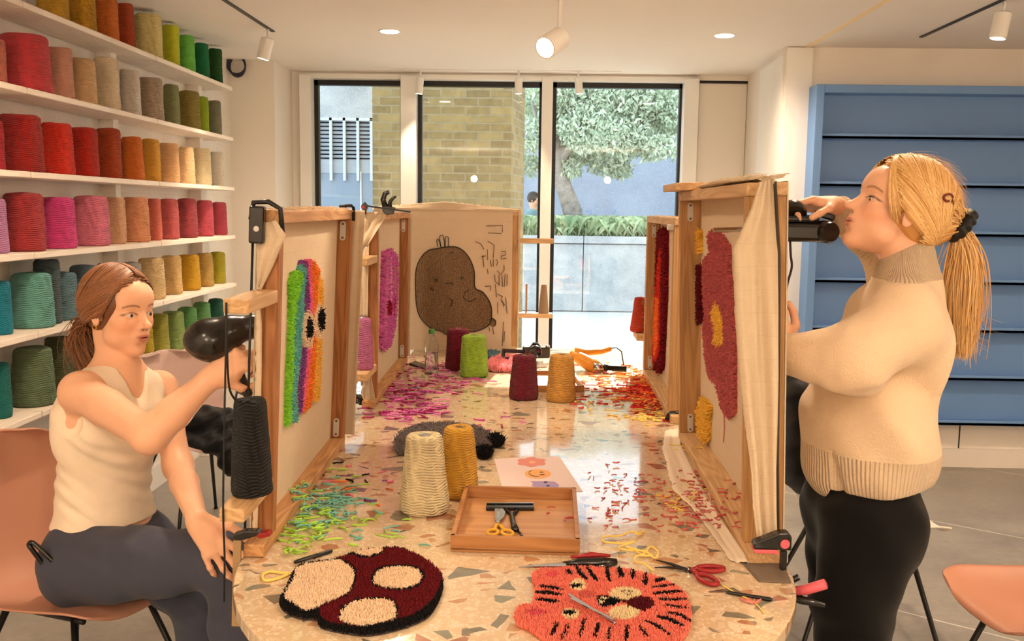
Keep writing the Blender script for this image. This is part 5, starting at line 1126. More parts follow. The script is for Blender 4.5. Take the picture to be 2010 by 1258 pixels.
def head_basis(gaze, pitch=0, roll=0):
    x = unit((gaze[0], gaze[1], 0)); z = np.array([0, 0, 1.]); y = np.cross(z, x)
    x2 = x*math.cos(pitch)+z*math.sin(pitch); z2 = -x*math.sin(pitch)+z*math.cos(pitch)
    y3 = y*math.cos(roll)+z2*math.sin(roll); z3 = -y*math.sin(roll)+z2*math.cos(roll)
    return np.array([x2, y3, z3])
def head(S, o, B, sc=1.0):
    o = np.array(o, float); P = lambda *q: o+(q[0]*B[0]+q[1]*B[1]+q[2]*B[2])*sc
    E = lambda c, r, k=.02, op='u': S.ell(P(*c), np.array(r)*sc, B, k*sc, op)
    E((-.014, 0, .030), (.092, .073, .084)); E((.030, 0, -.036), (.054, .051, .066), .03); E((.018, 0, -.066), (.046, .041, .030), .025)
    E((.062, 0, -.099), (.017, .018, .014), .028)
    E((.062, 0, .040), (.030, .052, .040), .03)
    for s in (-1, 1):
        E((.054, s*.034, -.026), (.020, .018, .016), .025)
        E((.022, s*.043, -.062), (.018, .010, .014), .025)
        E((.092, s*.031, -.001), (.014, .017, .011), .012, 's')
        E((.0660, s*.031, -.0045), (.0155, .0175, .0140), .004)
        E((.084, s*.032, -.0045), (.0090, .0148, .0054), .0012, 's')
        S.cap(P(.074, s*.015, .0135), P(.064, s*.046, .016), .006*sc, .004*sc, .012*sc)
        S.cap(P(.0, s*.066, .008), P(.002, s*.074, .014), .009*sc, .009*sc, .006*sc)
        E((-.002, s*.073, -.006), (.015, .007, .027), .006); E((.0015, s*.080, -.004), (.008, .005, .016), .004, 's')
    S.cap(P(.079, 0, .004), P(.1, 0, -.030), .0055*sc, .0085*sc, .012*sc)
    S.cap(P(.085, -.009, -.036), P(.085, .009, -.036), .008*sc, .008*sc, .008*sc)
    S.ell(P(.1035, 0, -.033), np.array((.0095, .0095, .0085))*sc, B, .006*sc)
    for s in (-1, 1): S.ell(P(.0935, s*.006, -.043), np.array((.0045, .003, .003))*sc, B, .002, 's')
    E((.073, 0, -.061), (.015, .025, .020), .015)
    E((.0828, 0, -.0597), (.0065, .018, .0042), .005); E((.0812, 0, -.0692), (.0068, .0155, .0052), .005)
    E((.0945, 0, -.0645), (.0125, .0175, .0009), .0015, 's'); E((.083, 0, -.083), (.006, .014, .005), .008, 's')
    return P
def loc(o, B, sc, v): d = (v-np.array(o))/sc; return d@B[0], d@B[1], d@B[2]
def skin_cols(o, B, sc, base, lip, brow, openmouth=0):
    base, lip, brow = [np.array(lin(c)[:3]) for c in (base, lip, brow)]
    def fn(v):
        x, y, z = loc(o, B, sc, v); c = np.tile(base, (len(v), 1)); near = (np.abs(z) < .13) & (x > .03) & (np.abs(y) < .08)
        def blend(m, col, f=1.0): m = np.clip(m*f, 0, 1)[:, None]*near[:, None]; c[:] = c*(1-m)+np.array(col)*m
        sm = lambda d, w_: np.clip(.5-d/w_, 0, 1)
        for s in (-1, 1):
            blend(sm(np.hypot((y-s*.042)/.022, (z+.034)/.018)-1, .8), base*np.array([1.03, .82, .78]), .55)
        up = np.hypot(y/.0205, (z+.0605)/.0050)-1; lo_ = np.hypot(y/.017, (z+.0692)/.0056)-1
        blend(sm(np.minimum(up, lo_), .5)*(x > .068), lip, .72)
        blend(sm(np.hypot(y/.019, (z+.0645)/.0016)-1, .8)*(x > .07), lip*.25)
        for s in (-1, 1):
            yy = y*s; arch = .0165+.0045*np.sin(np.clip((yy-.012)/.04, 0, 1)*3.1)-.1*np.clip(yy-.04, 0, 1)
            blend(sm(np.abs(z-arch)-.0022, .003)*((yy > .013) & (yy < .052)), brow, .85)
            e = np.hypot((yy-.032)/.0168, (z+.0045)/.0070); blend(sm(np.abs(e-1)-.10, .25)*(z > -.0045)*(x > .05), (.04, .022, .014))
            blend(sm(np.abs(e-1)-.05, .25)*(z <= -.0045)*(x > .05), base*.55, .6)
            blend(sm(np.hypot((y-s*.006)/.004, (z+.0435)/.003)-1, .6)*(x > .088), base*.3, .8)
        return c
    return fn
def skin_mat():
    t = NT('skin'); a = t.n('Attribute', attribute_name='Col'); v = t.obj(); nz = t.noise(v, 60, 3)
    t.base(t.n('HueSaturation', i_Value=t.math('MULTIPLY_ADD', nz, .08, .96), i_Color=a.outputs[0]).outputs[0], .48, .35)
    t.b.inputs['Subsurface Weight'].default_value = .12; t.b.inputs['Subsurface Radius'].default_value = (.012, .005, .003); t.b.inputs['Subsurface Scale'].default_value = 1.0; return t.m
M['skin'] = skin_mat()
def eyes(P, B, parent, org, sc, iris, look=(1, 0, 0)):
    L = unit(look[0]*B[0]+look[1]*B[1]+look[2]*B[2]); q = Vector(L).to_track_quat('Z', 'Y').to_matrix()
    for s in (-1, 1):
        c = Vector(P(.0655, s*.031, -.0045))-Vector(org); prof = []; cc = []
        N = 20; R = .0143*sc
        for i in range(N+1): a = math.pi*i/N; prof.append((max(R*math.sin(a), .00001), R*math.cos(a)))
        mb = MB().lathe(prof, 24, c, R=q)
        for i in range(N+1):
            a = math.pi*i/N; cc += [lin((8, 6, 6))[:3] if a < .17 else lin(iris)[:3] if a < .42 else lin((226, 214, 206))[:3]]*24
        mb.c = np.array(cc); mb.build('eye', M['eye'], parent, smooth=True)
t_ = NT('eyeball'); a_ = t_.n('Attribute', attribute_name='Col'); t_.base(a_.outputs[0], .1, .6); M['eye'] = t_.m
def hair_mat(c1, c2):
    t = NT('hair'); a = t.n('Attribute', attribute_name='Col'); t.base(a.outputs[0], .42, .5); t.b.inputs['Anisotropic'].default_value = .5; return t.m
M['hair'] = hair_mat(0, 0)
def strands(name, paths, r, cols, parent, org, seed=0, taper=.35, n=4):
    """paths: list of point lists (world); each becomes a fine tapering strand"""
    g = np.random.default_rng(seed); C1, C2 = np.array(lin(cols[0])[:3]), np.array(lin(cols[1])[:3]); V, F, C = [], [], []; off = 0
    for P in paths:
        P = np.asarray(P, float)-np.array(org); m = len(P); T = np.gradient(P, axis=0); T /= np.linalg.norm(T, axis=1)[:, None]+1e-9
        u = np.cross(T, [.3, .2, 1.]); u /= np.linalg.norm(u, axis=1)[:, None]+1e-9; w_ = np.cross(T, u); rr_ = r*g.uniform(.7, 1.3)*(1-(1-taper)*np.linspace(0, 1, m)**2)
        for k in range(n):
            a = 2*math.pi*k/n; V.append(P+(u*math.cos(a)+w_*math.sin(a))*rr_[:, None])
        i = np.arange(m-1)
        for k in range(n): k2 = (k+1) % n; F.append(np.stack([off+k*m+i, off+k2*m+i, off+k2*m+i+1, off+k*m+i+1], 1))
        t = g.uniform(0, 1); C.append(np.tile(C1*(1-t)+C2*t, (m*n, 1))); off += m*n
    return np_mesh(name, np.concatenate(V), np.concatenate(F), M['hair'], parent, True, np.concatenate(C))
def on_skull(P, d, R, c=(-.014, 0, .030)):
    """point of the hair surface in local direction d (from skull centre) with radii R"""
    d = unit(d); t = 1/math.sqrt((d[0]/R[0])**2+(d[1]/R[1])**2+(d[2]/R[2])**2); return P(c[0]+d[0]*t, c[1]+d[1]*t, c[2]+d[2]*t)
HAIRLINE = [(.88, .0, .56), (.84, .35, .48), (.76, .68, .22), (.66, .86, -.10), (.48, 1.0, -.34), (.30, 1.05, -.22), (.12, 1.05, -.10), (-.2, 1.0, -.40), (-.5, .75, -.85), (-.75, .2, -1.0)]
def pulled(P, R, g, n, tail, lift=(.99, 1.05)):
    """strands from the hairline combed back to the tail"""
    out = []; H = np.array(HAIRLINE)
    for _ in range(n):
        s = g.choice((-1, 1)); u = g.uniform(0, len(H)-1.001); i = int(u); a = H[i]*(1-u+i)+H[i+1]*(u-i); a = unit(a)*1.0; a = a*[1, s, 1]+g.normal(0, .03, 3)
        b = unit(tail); m = unit(a+b+np.array([0, s*.35, .25*max(a[2], 0)])); Rj = np.array(R)*g.uniform(*lift); st = g.uniform(0, .35)
        out.append([on_skull(P, bez(a, m*1.15, b, t), Rj) for t in np.linspace(st*.6, 1, 12)])
    return out
def bez(a, b, c, t): return (1-t)**2*np.array(a)+2*t*(1-t)*np.array(b)+t*t*np.array(c)
def cloth_mat(name, c, rough=.85, wave=None, bump=.3, sheen=.1, scale=500, dist=.001):
    t = NT(name); v = t.obj(); nz = t.noise(v, 30, 4); w2 = t.noise(v, scale, 2)
    t.base(t.n('HueSaturation', i_Value=t.math('MULTIPLY_ADD', nz, .14, .93), i_Color=lin(c)).outputs[0], rough, .15); t.b.inputs['Sheen Weight'].default_value = sheen; t.bump(w2, bump, dist); return t.m
pA = lambda px, py, Y: np.array(at(px, py, Y=Y))
# ------------------------------------------------------------------ seated woman
def seated():
    Y0 = 2.40; Hd = head_basis((math.cos(.44), -math.sin(.44)), .02, -.02); sc = .98
    eye_px = pA(262, 592, 2.33); ho = pA(234, 612, Y0)
    S = SDF((-1.42, 1.88, .44), (-.55, 2.75, 1.42), .0027)
    sh = unit((.214, .29, 0)); fw = unit((.29, -.214, 0)); Bt = np.array([fw, sh, (0, 0, 1.)])
    Rs, Ls = pA(158, 768, 2.27), pA(312, 762, 2.53); mid = (Rs+Ls)/2
    P = head(S, ho, Hd, sc)
    nb = mid+np.array([0, 0, .035])-fw*.005
    S.cap(P(-.034, 0, -.055), nb, .044, .049, .014); S.cap(nb, nb-np.array([0, 0, .06]), .055, .08, .05)
    ch = pA(211, 845, 2.39); wa = pA(204, 960, 2.41); pe = pA(208, 1055, 2.42)
    S.ell(ch+np.array([0, 0, .02]), (.09, .135, .15), Bt, .05); S.ell(wa, (.085, .115, .12), Bt, .06); S.ell(pe, (.105, .15, .10), Bt, .06)
    S.cap(nb-np.array([0, 0, .03]), Rs-np.array([0, 0, .005]), .046, .040, .045); S.cap(nb-np.array([0, 0, .03]), Ls-np.array([0, 0, .005]), .046, .040, .045)
    Re, Rw = pA(294, 855, 2.07), pA(414, 742, 2.10)
    S.chain([Rs, Rs*.6+Re*.4, Re], [.047, .045, .037], .035); S.chain([Re, Re*.6+Rw*.4, Rw], [.038, .038, .0245], .03)
    Le, Lw = pA(350, 915, 2.40), pA(388, 1022, 2.108)
    S.chain([Ls, Ls*.5+Le*.5, Le], [.046, .040, .034], .035); S.chain([Le, Le*.65+Lw*.35, Lw], [.035, .035, .023], .03)
    hand(S, Rw, pA(470, 706, 2.12)-Rw, (.25, .95, -.15), 1, (1.0, 1.25, .75), thumb=((.55, .75, .5), (.75, .2, .7), (.6, -.2, .85)), sc=.98)
    hand(S, Lw, (.36, -.02, -.55), (-.1, .95, -.2), -1, [(.10, .35, .3), (.08, .32, .3), (.12, .36, .3), (.2, .4, .35)], thumb=((.75, .7, .1), (.95, .3, .3), (1, -.0, .4)), sc=1.0, spread=.16)
    org = np.array([pe[0], pe[1], .47])
    skin = (236, 184, 150)
    body = S.mesh('person', M['skin'], None, skin_cols(ho, Hd, sc, skin, (204, 112, 102), (132, 88, 60)), org)
    tag(body, 'seated red-haired woman in a cream sleeveless top and dark jeans', 'person')
    eyes(P, Hd, body, org, sc, (84, 104, 110), (1, .12, -.04))
    # top
    T_ = SDF((-1.42, 2.0, .62), (-.75, 2.75, 1.25), .0032)
    off = .009
    T_.ell(ch+np.array([0, 0, .015]), (.104+off*.5, .144, .16), Bt, .05); T_.ell(wa, (.093+off*.5, .124, .13), Bt, .06); T_.ell(pe+np.array([0, 0, .03]), (.105, .142, .09), Bt, .05)
    for q in (-1, 1): T_.ell(ch+fw*.075+sh*q*.065+np.array([0, 0, .03]), (.042, .052, .05), Bt, .04)
    T_.cap(nb-np.array([0, 0, .03])+fw*.012, nb-np.array([0, 0, .12])+fw*.02, .062, .092, .05); T_.cap(nb-np.array([0, 0, .03]), Rs-np.array([0, 0, .006])+sh*.01, .058, .049, .045); T_.cap(nb-np.array([0, 0, .03]), Ls-np.array([0, 0, .006])-sh*.01, .058, .049, .045)
    def folds(x, y, z):
        r = .0022*np.sin(z*130+5*np.sin(x*17)+3*np.sin(y*13)+x*35)*(.5+.5*np.sin(x*31+z*23+y*9))*np.clip((1.0-z)/.12, 0, 1)*np.clip((z-.62)/.05, 0, 1)
        return r+.002*np.sin(x*60+z*40)*np.sin(z*33+y*20)
    T_.disp(folds)
    # neckline, armholes, hem
    T_.cap(nb+np.array([0, 0, .10]), nb+fw*.01+np.array([0, 0, .012]), .062, .056, .004, 's'); T_.cap(nb+fw*.06+np.array([0, 0, .02]), nb+fw*.115-np.array([0, 0, .07]), .036, .006, .006, 's')
    for Q, q in ((Rs, -1), (Ls, 1)):
        T_.cap(Q+sh*q*.058+np.array([0, 0, .02]), Q+sh*q*.11-np.array([0, 0, .02]), .052, .09, .004, 's'); T_.cap(Q+sh*q*.046-fw*.0, Q+sh*q*.046-np.array([0, 0, .075]), .046, .042, .006, 's')
    hem = .645
    sl, g = T_._sub(T_.lo, T_.lo+T_.n*T_.h, 0); hz = hem+.0*(g[0])-(g[0]+1.1)*(-.03); T_.a = np.maximum(T_.a, (hz-g[2])).astype(np.float32)
    M['top'] = cloth_mat('cream_jersey', (244, 226, 202), .8, sheen=.05, bump=.2)
    T_.mesh('tank_top', M['top'], body, None, org)
    # jeans
    J = SDF((-1.45, 1.9, .0), (-.55, 2.85, .80), .004)
    J.ell(pe+np.array([0, 0, .0]), (.098, .142, .11), Bt, .05)
    J.ell(pe-fw*.02-np.array([0, 0, .05]), (.086, .14, .085), Bt, .05)
    Rh, Lh = pe-sh*.085-np.array([0, 0, .045])+fw*.03, pe+sh*.085-np.array([0, 0, .05])+fw*.03
    Rk, Lk = pA(448, 1098, 2.20), pA(412, 1190, 2.36)
    Ra, La = np.array([-.66, 2.12, .2]), np.array([Lk[0]-.09, Lk[1]+.02, .08])
    J.chain([Rh, Rh*.5+Rk*.5, Rk], [.105, .088, .068], .05); J.chain([Rk, Rk*.6+Ra*.4, Ra], [.066, .06, .05], .04)
    J.chain([Lh, Lh*.5+Lk*.5, Lk], [.10, .088, .07], .05); J.chain([Lk, Lk*.5+La*.5, La], [.07, .068, .07], .04)
    def jf(x, y, z): return .0048*np.sin(x*38+z*50+2.5*np.sin(y*17))*np.sin(y*22-z*14+x*9)+.003*np.sin(z*85+x*30)*np.clip((.55-z)/.2, 0, 1)
    J.disp(jf)
    sl, g = J._sub(J.lo, J.lo+J.n*J.h, 0); J.a = np.maximum(J.a, g[2]-(.715-(g[0]+1.1)*.06)).astype(np.float32)
    M['jeans'] = cloth_mat('dark_blue_denim', (70, 73, 88), .85, bump=.5, scale=900)
    j = J.mesh('jeans', M['jeans'], body, None, org)
    # shoes
    for a, d in ((La, (1, -.3, 0)), (Ra, (.6, -.6, -.4))):
        K = SDF(a-.2, a+.2, .006); d = unit(d); K.cap(a-d*.02-np.array([0, 0, .035]), a+d*.14-np.array([0, 0, .05]), .04, .03, .03); K.mesh('shoe', M['blackmetal'], body, None, org)
    # hair
    R = (.104, .084, .097); paths = []; g = np.random.default_rng(2)
    tail = (-.98, 0, -.62)
    for _ in range(2600):
        s = g.choice((-1, 1)); x0 = g.uniform(-.75, .80); st = (x0, s*.03, 1.0-.35*abs(x0)*abs(x0)); w_ = g.uniform(0, 1)
        mdir = (.15+.62*x0*(1) if x0 > 0 else .3*x0, s*1.15, .2-.5*w_*max(x0, .1)); Rj = np.array(R)*g.uniform(.97, 1.035)
        if x0 > .3: mdir = (.50+.25*x0-.35*w_, s*1.1, .25-.62*(1-w_)*.6)
        pts = [on_skull(P, bez(st, mdir, tail, t), Rj) for t in np.linspace(0, 1, 14)]
        paths.append(pts)
    paths += pulled(P, R, g, 1500, tail)
    # face-framing locks hanging from the parting down the temple
    for _ in range(700):
        s = g.choice((-1, 1)); a = np.array((.66+g.uniform(-.06, .06), s*.05, .80)); b = np.array((.78+g.uniform(-.1, .04), s*(.78+g.uniform(-.08, .08)), .28)); c = np.array((.28+g.uniform(-.12, .12), s*1.08, -.55+g.uniform(-.25, .25)))
        Rj = np.array(R)*g.uniform(1.0, 1.04); L = g.uniform(.7, 1)
        paths.append([on_skull(P, bez(a, b, c, t), Rj) for t in np.linspace(0, L, 12)])
    base = P(*(np.array((-.014, 0, .03))+np.array((-.095, 0, -.06))))
    for _ in range(900):
        o = g.normal(0, .012, 3); e = g.normal(0, .016, 3); q0 = base+o*.5; bk = -Hd[0]
        q1 = base+bk*.045+np.array([0, 0, .0])+o*1.2; q2 = base+bk*.050-np.array([0, 0, .06])+e*1.3; q3 = base+bk*.01-np.array([0, 0, .105+g.uniform(-.02, .02)])+e*1.1
        paths.append([(1-t)**3*q0+3*t*(1-t)**2*q1+3*t*t*(1-t)*q2+t**3*q3 for t in np.linspace(0, 1, 12)])
    HC = ((108, 68, 42), (168, 112, 72))
    hb = SDF(ho-.16, ho+.16, .0035); hb.ell(P(-.018, 0, .032), np.array(R)*.985*sc, Hd, .01)
    hb.ell(P(.088, 0, -.045), np.array((.082, .079, .092))*sc, Hd, .012, 's'); hb.ell(P(.03, 0, -.115), np.array((.14, .14, .075))*sc, Hd, .01, 's'); hb.ell(P(0.0, -.09, -.02), np.array((.03, .03, .04))*sc, Hd, .008, 's'); hb.ell(P(0.0, .09, -.02), np.array((.03, .03, .04))*sc, Hd, .008, 's')
    hm = hb.mesh('hair', M['hair'], body, lambda v: np.tile(np.array(lin((112, 70, 44))[:3]), (len(v), 1)), org)
    strands('hair_strands', paths, .0012, HC, hm, org, 3).location = (0, 0, 0)
    MB().tube([Vector(base+np.array([math.cos(a)*.0, math.cos(a)*.018, math.sin(a)*.018])-org+(-Hd[0])*.006) for a in np.linspace(0, 6.28, 14, endpoint=False)], .004, 6, closed=True).build('hair_tie', plain((70, 40, 26), .6), body, smooth=True)
    er = Vector(P(.004, -.083, -.034)-org); MB().tube([er+Vector((.005*math.cos(a), 0, .006*math.sin(a))) for a in np.linspace(0, 6.28, 12, endpoint=False)], .0013, 6, closed=True).build('earring', plain((220, 170, 80), .2, 1.0), body, smooth=True)
    # denim details: waistband and side seam
    return body, Rw
W1, RW1 = seated()
# her tufting gun
def gun_left():
    c_ = at(440, 700, Y=2.14); o = thing('tufting_gun', 'glossy black tufting gun held by the seated woman against the left frame', 'tufting gun', c_); g = lambda px, py, Y: np.array(at(px, py, Y=Y))
    S = SDF(np.array(c_)-.25, np.array(c_)+.25, .003); m = 2.13
    S.ell(g(408, 668, m), (.055, .05, .043), None, .02); S.chain([g(420, 666, m), g(455, 650, m+.01), g(500, 640, m+.02), g(530, 632, m+.03)], [.046, .036, .026, .02], .03)
    S.mesh('motor_body', M['blackplastic'], o, None, np.array(c_), relax=1)
    S = SDF(np.array(c_)-.25, np.array(c_)+.25, .003); S.chain([g(436, 682, m+.005), g(462, 728, m), g(486, 772, m)], [.02, .0165, .012], .02); S.mesh('grip', M['blackplastic'], o, None, np.array(c_), relax=1)
    MB().tube([Vector(g(486, 772, m))-c_, Vector(g(480, 775, m))-c_, Vector(g(466, 768, m+.1))-c_, Vector(g(462, 790, m+.15))-c_, Vector(g(476, 830, m+.2))-c_], .004, 6).build('power_cord', M['blackmetal'], o, smooth=True)
gun_left()
# black yarn running from the eyelet down
k1 = at(448, 590, Y=1.73)
mb = MB(); e1 = at(444, 596, Y=1.72)
mb.tube(catmull([Vector(at(*q, Y=y)) for *q, y in ((444, 594, 1.72), (443, 700, 1.72), (440, 850, 1.72), (438, 1000, 1.72), (441, 1100, 1.74), (440, 1180, 1.76))], 6), .0022, 6).tube(catmull([Vector(at(*q, Y=y)) for *q, y in ((444, 594, 1.72), (446, 690, 1.73), (450, 760, 1.75), (462, 785, 1.80))], 6), .0022, 6)
tag(mb.build('yarn_strand', M['blackmetal'], smooth=True), 'black yarn hanging from the upper arm of the front left frame', 'yarn strand')
# ------------------------------------------------------------------ standing woman
def knit(name, c, ax, ay, lo, hi, n=110, bd=.0035):
    """wool with ribbing between two heights around a vertical axis"""
    t = NT(name); v = t.obj(); s = t.n('SeparateXYZ', i_Vector=v)
    th = t.math('ARCTAN2', t.math('SUBTRACT', s.outputs[1], ay), t.math('SUBTRACT', s.outputs[0], ax)); rib = t.math('SINE', t.math('MULTIPLY', th, float(n)))
    nz = t.noise(v, 260, 3); n2 = t.noise(v, 18, 4)
    m = t.math('ADD', t.math('LESS_THAN', s.outputs[2], lo), t.math('GREATER_THAN', s.outputs[2], hi))
    t.base(t.n('HueSaturation', i_Value=t.math('MULTIPLY_ADD', n2, .12, .94), i_Color=lin(c)).outputs[0], .95, .1); t.b.inputs['Sheen Weight'].default_value = .25; t.b.inputs['Sheen Roughness'].default_value = .4
    h = t.math('ADD', t.math('MULTIPLY', t.math('MULTIPLY', rib, m), .9), t.math('MULTIPLY', nz, .9)); t.bump(h, .8, bd); return t.m
def standing():
    Y0 = 2.20; Hd = head_basis((-1, -.08), .46, .0); sc = 1.03
    ho = pA(1757, 418, Y0); fw = np.array([-1., -.05, 0]); fw = unit(fw); sh = np.array([-.05, 1., 0]); sh = unit(sh)  # sh points to her right (far side)
    Bt = np.array([fw, sh, (0, 0, 1.)])
    S = SDF((.50, 1.9, 1.08), (1.32, 2.75, 1.72), .0026)
    P = head(S, ho, Hd, sc); col = pA(1781, 512, Y0)
    S.cap(P(-.03, 0, -.05), col, .044, .048, .014); S.cap(col, col-np.array([0, 0, .1]), .05, .08, .04)
    Rw = pA(1640, 405, 2.33); Rf = pA(1660, 430, 2.36)
    S.cap(Rf, Rw, .028, .0235, .02)
    hand(S, Rw, pA(1585, 400, 2.31)-Rw, (.1, -.35, -1), -1, [(.35, .9, .7), (.4, 1.0, .7), (.45, 1.0, .7), (.5, 1.0, .8)], thumb=((.7, .5, .5), (.9, .1, .5), (.9, -.2, .5)), sc=.97)
    Lw = pA(1536, 690, 2.10)
    S.cap(pA(1575, 705, 2.12), Lw, .032, .025, .02)
    hand(S, Lw, np.array([-.16, .06, .55]), (-.1, .9, -.1), 1, (.5, .8, .5), sc=.97)
    org = np.array([ho[0], ho[1], .0])
    body = S.mesh('person', M['skin'], None, skin_cols(ho, Hd, sc, (234, 182, 150), (196, 104, 96), (140, 96, 62)), org)
    tag(body, 'standing blonde woman with a ponytail in a cream turtleneck sweater and black jeans', 'person')
    eyes(P, Hd, body, org, sc, (90, 100, 100), (1, 0, -.35))
    # upper eyelids lowered
    for s in (-1, 1):
        pts = [Vector(P(.0655+.0165*math.cos(a)*math.cos(.25), s*.031+.0165*math.sin(a), -.0045+.0035)-org) for a in np.linspace(-.8, .8, 9)]
        MB().tube(pts, [.0006, .0011, .0013, .0014, .0014, .0014, .0013, .0011, .0006], 5).build('eyelashes', M['blackmetal'], body, smooth=True)
    # sweater
    W = SDF((.42, 1.8, .78), (1.36, 2.8, 1.46), .0034)
    c1, c2, c3 = pA(1752, 650, Y0+.01), pA(1704, 790, Y0+.02), pA(1702, 880, Y0+.02)
    W.cap(pA(1782, 505, Y0), pA(1780, 540, Y0), .056, .062, .02)
    W.ell(c1, (.088, .185, .14), Bt, .05); W.ell(c2, (.128, .19, .16), Bt, .06); W.ell(c3, (.150, .19, .15), Bt, .06); W.ell(pA(1782, 700, Y0+.02), (.048, .16, .14), Bt, .05)
    W.ell(pA(1670, 720, Y0+.02), (.06, .12, .08), Bt, .05)
    Ls, Rs = pA(1768, 632, Y0-.15), pA(1768, 625, Y0+.17)
    W.cap(pA(1780, 572, Y0), Ls, .058, .070, .05); W.cap(pA(1780, 572, Y0), Rs, .058, .065, .05)
    Le = pA(1672, 712, 1.99); Lc = pA(1545, 694, 2.09)
    W.chain([Ls, Ls*.5+Le*.5, Le], [.078, .076, .068], .045); W.chain([Le, Le*.5+Lc*.5, Lc], [.068, .058, .046], .04)
    Re = pA(1742, 505, 2.44); Rc = pA(1652, 418, 2.35)
    W.chain([Rs, Re], [.07, .06], .04); W.chain([Re, pA(1700, 462, 2.40), Rc], [.06, .052, .034], .03)
    # big soft folds
    def crease(pts, r=.012, k=.03, Y=None):
        Q = [pA(*p) for p in pts]
        for a, b in zip(Q, Q[1:]): W.cap(a, b, r, r, k, 's')
    def jf(x, y, z):
        return (.0075*np.sin(14*x+26*z+2.0*np.sin(8*y+5*x))*np.sin(9*z-13*x+3*y)+.004*np.sin((x*22+z*34)+3*np.sin(x*9))*np.clip((1.2-z)/.1, 0, 1))
    W.disp(jf)
    crease([(1662, 800, 1.93), (1720, 790, 1.93), (1790, 752, 1.97)], .010); crease([(1640, 618, 1.93), (1690, 640, 1.93)], .008); crease([(1705, 850, 1.94), (1760, 830, 1.95), (1810, 790, 2.0)], .008); crease([(1630, 760, 1.94), (1655, 830, 1.94), (1660, 880, 1.94)], .007)
    crease([(1660, 590, 1.96), (1720, 575, 1.96)], .007)
    # hem outline: cut below a slanted line, side split
    sl, g = W._sub(W.lo, W.lo+W.n*W.h, 0); X, Yg, Z = g
    zb = at(1700, 971, Y=2.1).z; xs_ = pA(1665, 940, 2.02)[0]; zf = at(1580, 880, Y=2.1).z
    hz = np.where(X > xs_, zb-.0+.02*np.clip((X-xs_-.1)/.1, 0, 1), zb+.02+np.clip((xs_-.05-X)/.075, -.5, 1.2)*.095)
    W.a = np.maximum(W.a, hz-Z).astype(np.float32)
    s0 = np.array([pA(1660, 905, 2.02)[0], 0, at(1660, 905, Y=2.02).z])
    dr_ = np.clip((s0[2]-Z), 0, 1)+0*X; cut = np.maximum(np.maximum(s0[0]-.003-.95*dr_-X, X-s0[0]-.003-.32*dr_), Z-s0[2]); cut = np.where(Yg < 2.12, cut, 1)
    W.a = np.maximum(W.a, -cut).astype(np.float32)
    W.cap(pA(1781, 470, Y0), pA(1781, 500, Y0), .048, .048, .003, 's')
    M['knit'] = knit('cream_wool_knit', (230, 204, 172), .02, 0.0, at(1700, 905, Y=2.05).z, at(1778, 545, Y=Y0).z, 120)
    sw = W.mesh('sweater', M['knit'], body, None, org)
    # collar: rolled rib, cuffs
    ck = knit('cream_rib', (244, 220, 186), 0, 0, 9, -9, 56, .0016)
    cc = pA(1781, 512, Y0); K = MB().lathe([(.0625, -.045), (.0615, -.02), (.0600, .0), (.0585, .022), (.0565, .026), (.053, .024), (.053, -.02)], 48); co = K.build('collar', ck, body, smooth=True); co.location = Vector(cc-org); co.rotation_euler = (0, -.04, 0)
    cf = MB(); d = unit(Rw-Rf); R_ = Vector(-d).to_track_quat('Z', 'Y').to_matrix(); cf.lathe([(.032, -.012), (.037, -.008), (.039, .02), (.042, .045), (.03, .05)], 40); c_o = cf.build('cuff', ck, body, smooth=True); c_o.rotation_euler = R_.to_euler(); c_o.location = Vector(Rw-org)-Vector(d)*.018
    # jeans
    J = SDF((.60, 1.95, .0), (1.30, 2.55, .96), .0042)
    hp = pA(1692, 975, Y0+.02); J.ell(hp, (.112, .16, .15), Bt, .05); J.ell(hp-fw*.03-np.array([0, 0, .045]), (.076, .15, .10), Bt, .05)
    for q, (kx, ky), (ax_, ay_) in ((-1, (1672, 1180), (1695, 1420)), (1, (1668, 1190), (1690, 1430))):
        hj = hp+sh*q*.08-np.array([0, 0, .05]); kn = pA(kx, ky, Y0+.02+q*.085); an = pA(ax_, ay_, Y0+.02+q*.09); an[2] = .09
        J.chain([hj, hj*.5+kn*.5, kn, kn*.5+an*.5, an], [.112, .102, .092, .088, .086], .05)
    J.disp(lambda x, y, z: .005*np.sin(z*42+x*25+2*np.sin(y*15))*np.sin(x*21-z*13+y*9)+.003*np.sin(z*75+x*18)*np.clip((.7-z)/.3, 0, 1))
    sl, g = J._sub(J.lo, J.lo+J.n*J.h, 0); J.a = np.maximum(J.a, g[2]-.93).astype(np.float32)
    M['bjeans'] = cloth_mat('black_denim', (9, 8, 9), .8, bump=.4, scale=900)
    J.mesh('jeans', M['bjeans'], body, None, org)
    pk = [pA(x, y, 2.06) for x, y in ((1742, 975), (1745, 1003), (1776, 1019), (1804, 1000), (1808, 972))]
    for q in (-1, 1):
        K = SDF((.6, 1.9, 0), (1.3, 2.6, .16), .007); an = pA(1692, 1425, Y0+.02+q*.09); an[2] = .05; K.cap(an-fw*.05, an+fw*.15-np.array([0, 0, .01]), .042, .035, .02); K.mesh('shoe', M['blackmetal'], body, None, org)
    # hair: swept back half-up, low ponytail with a black scrunchie
    R = (.108, .086, .103); g = np.random.default_rng(8); paths = []; tail = (-.93, 0, -.50)
    tie = P(-.106, 0, -.012); HS = (-.014, 0, .030)
    paths += pulled(P, R, g, 3500, tail, (.98, 1.06))
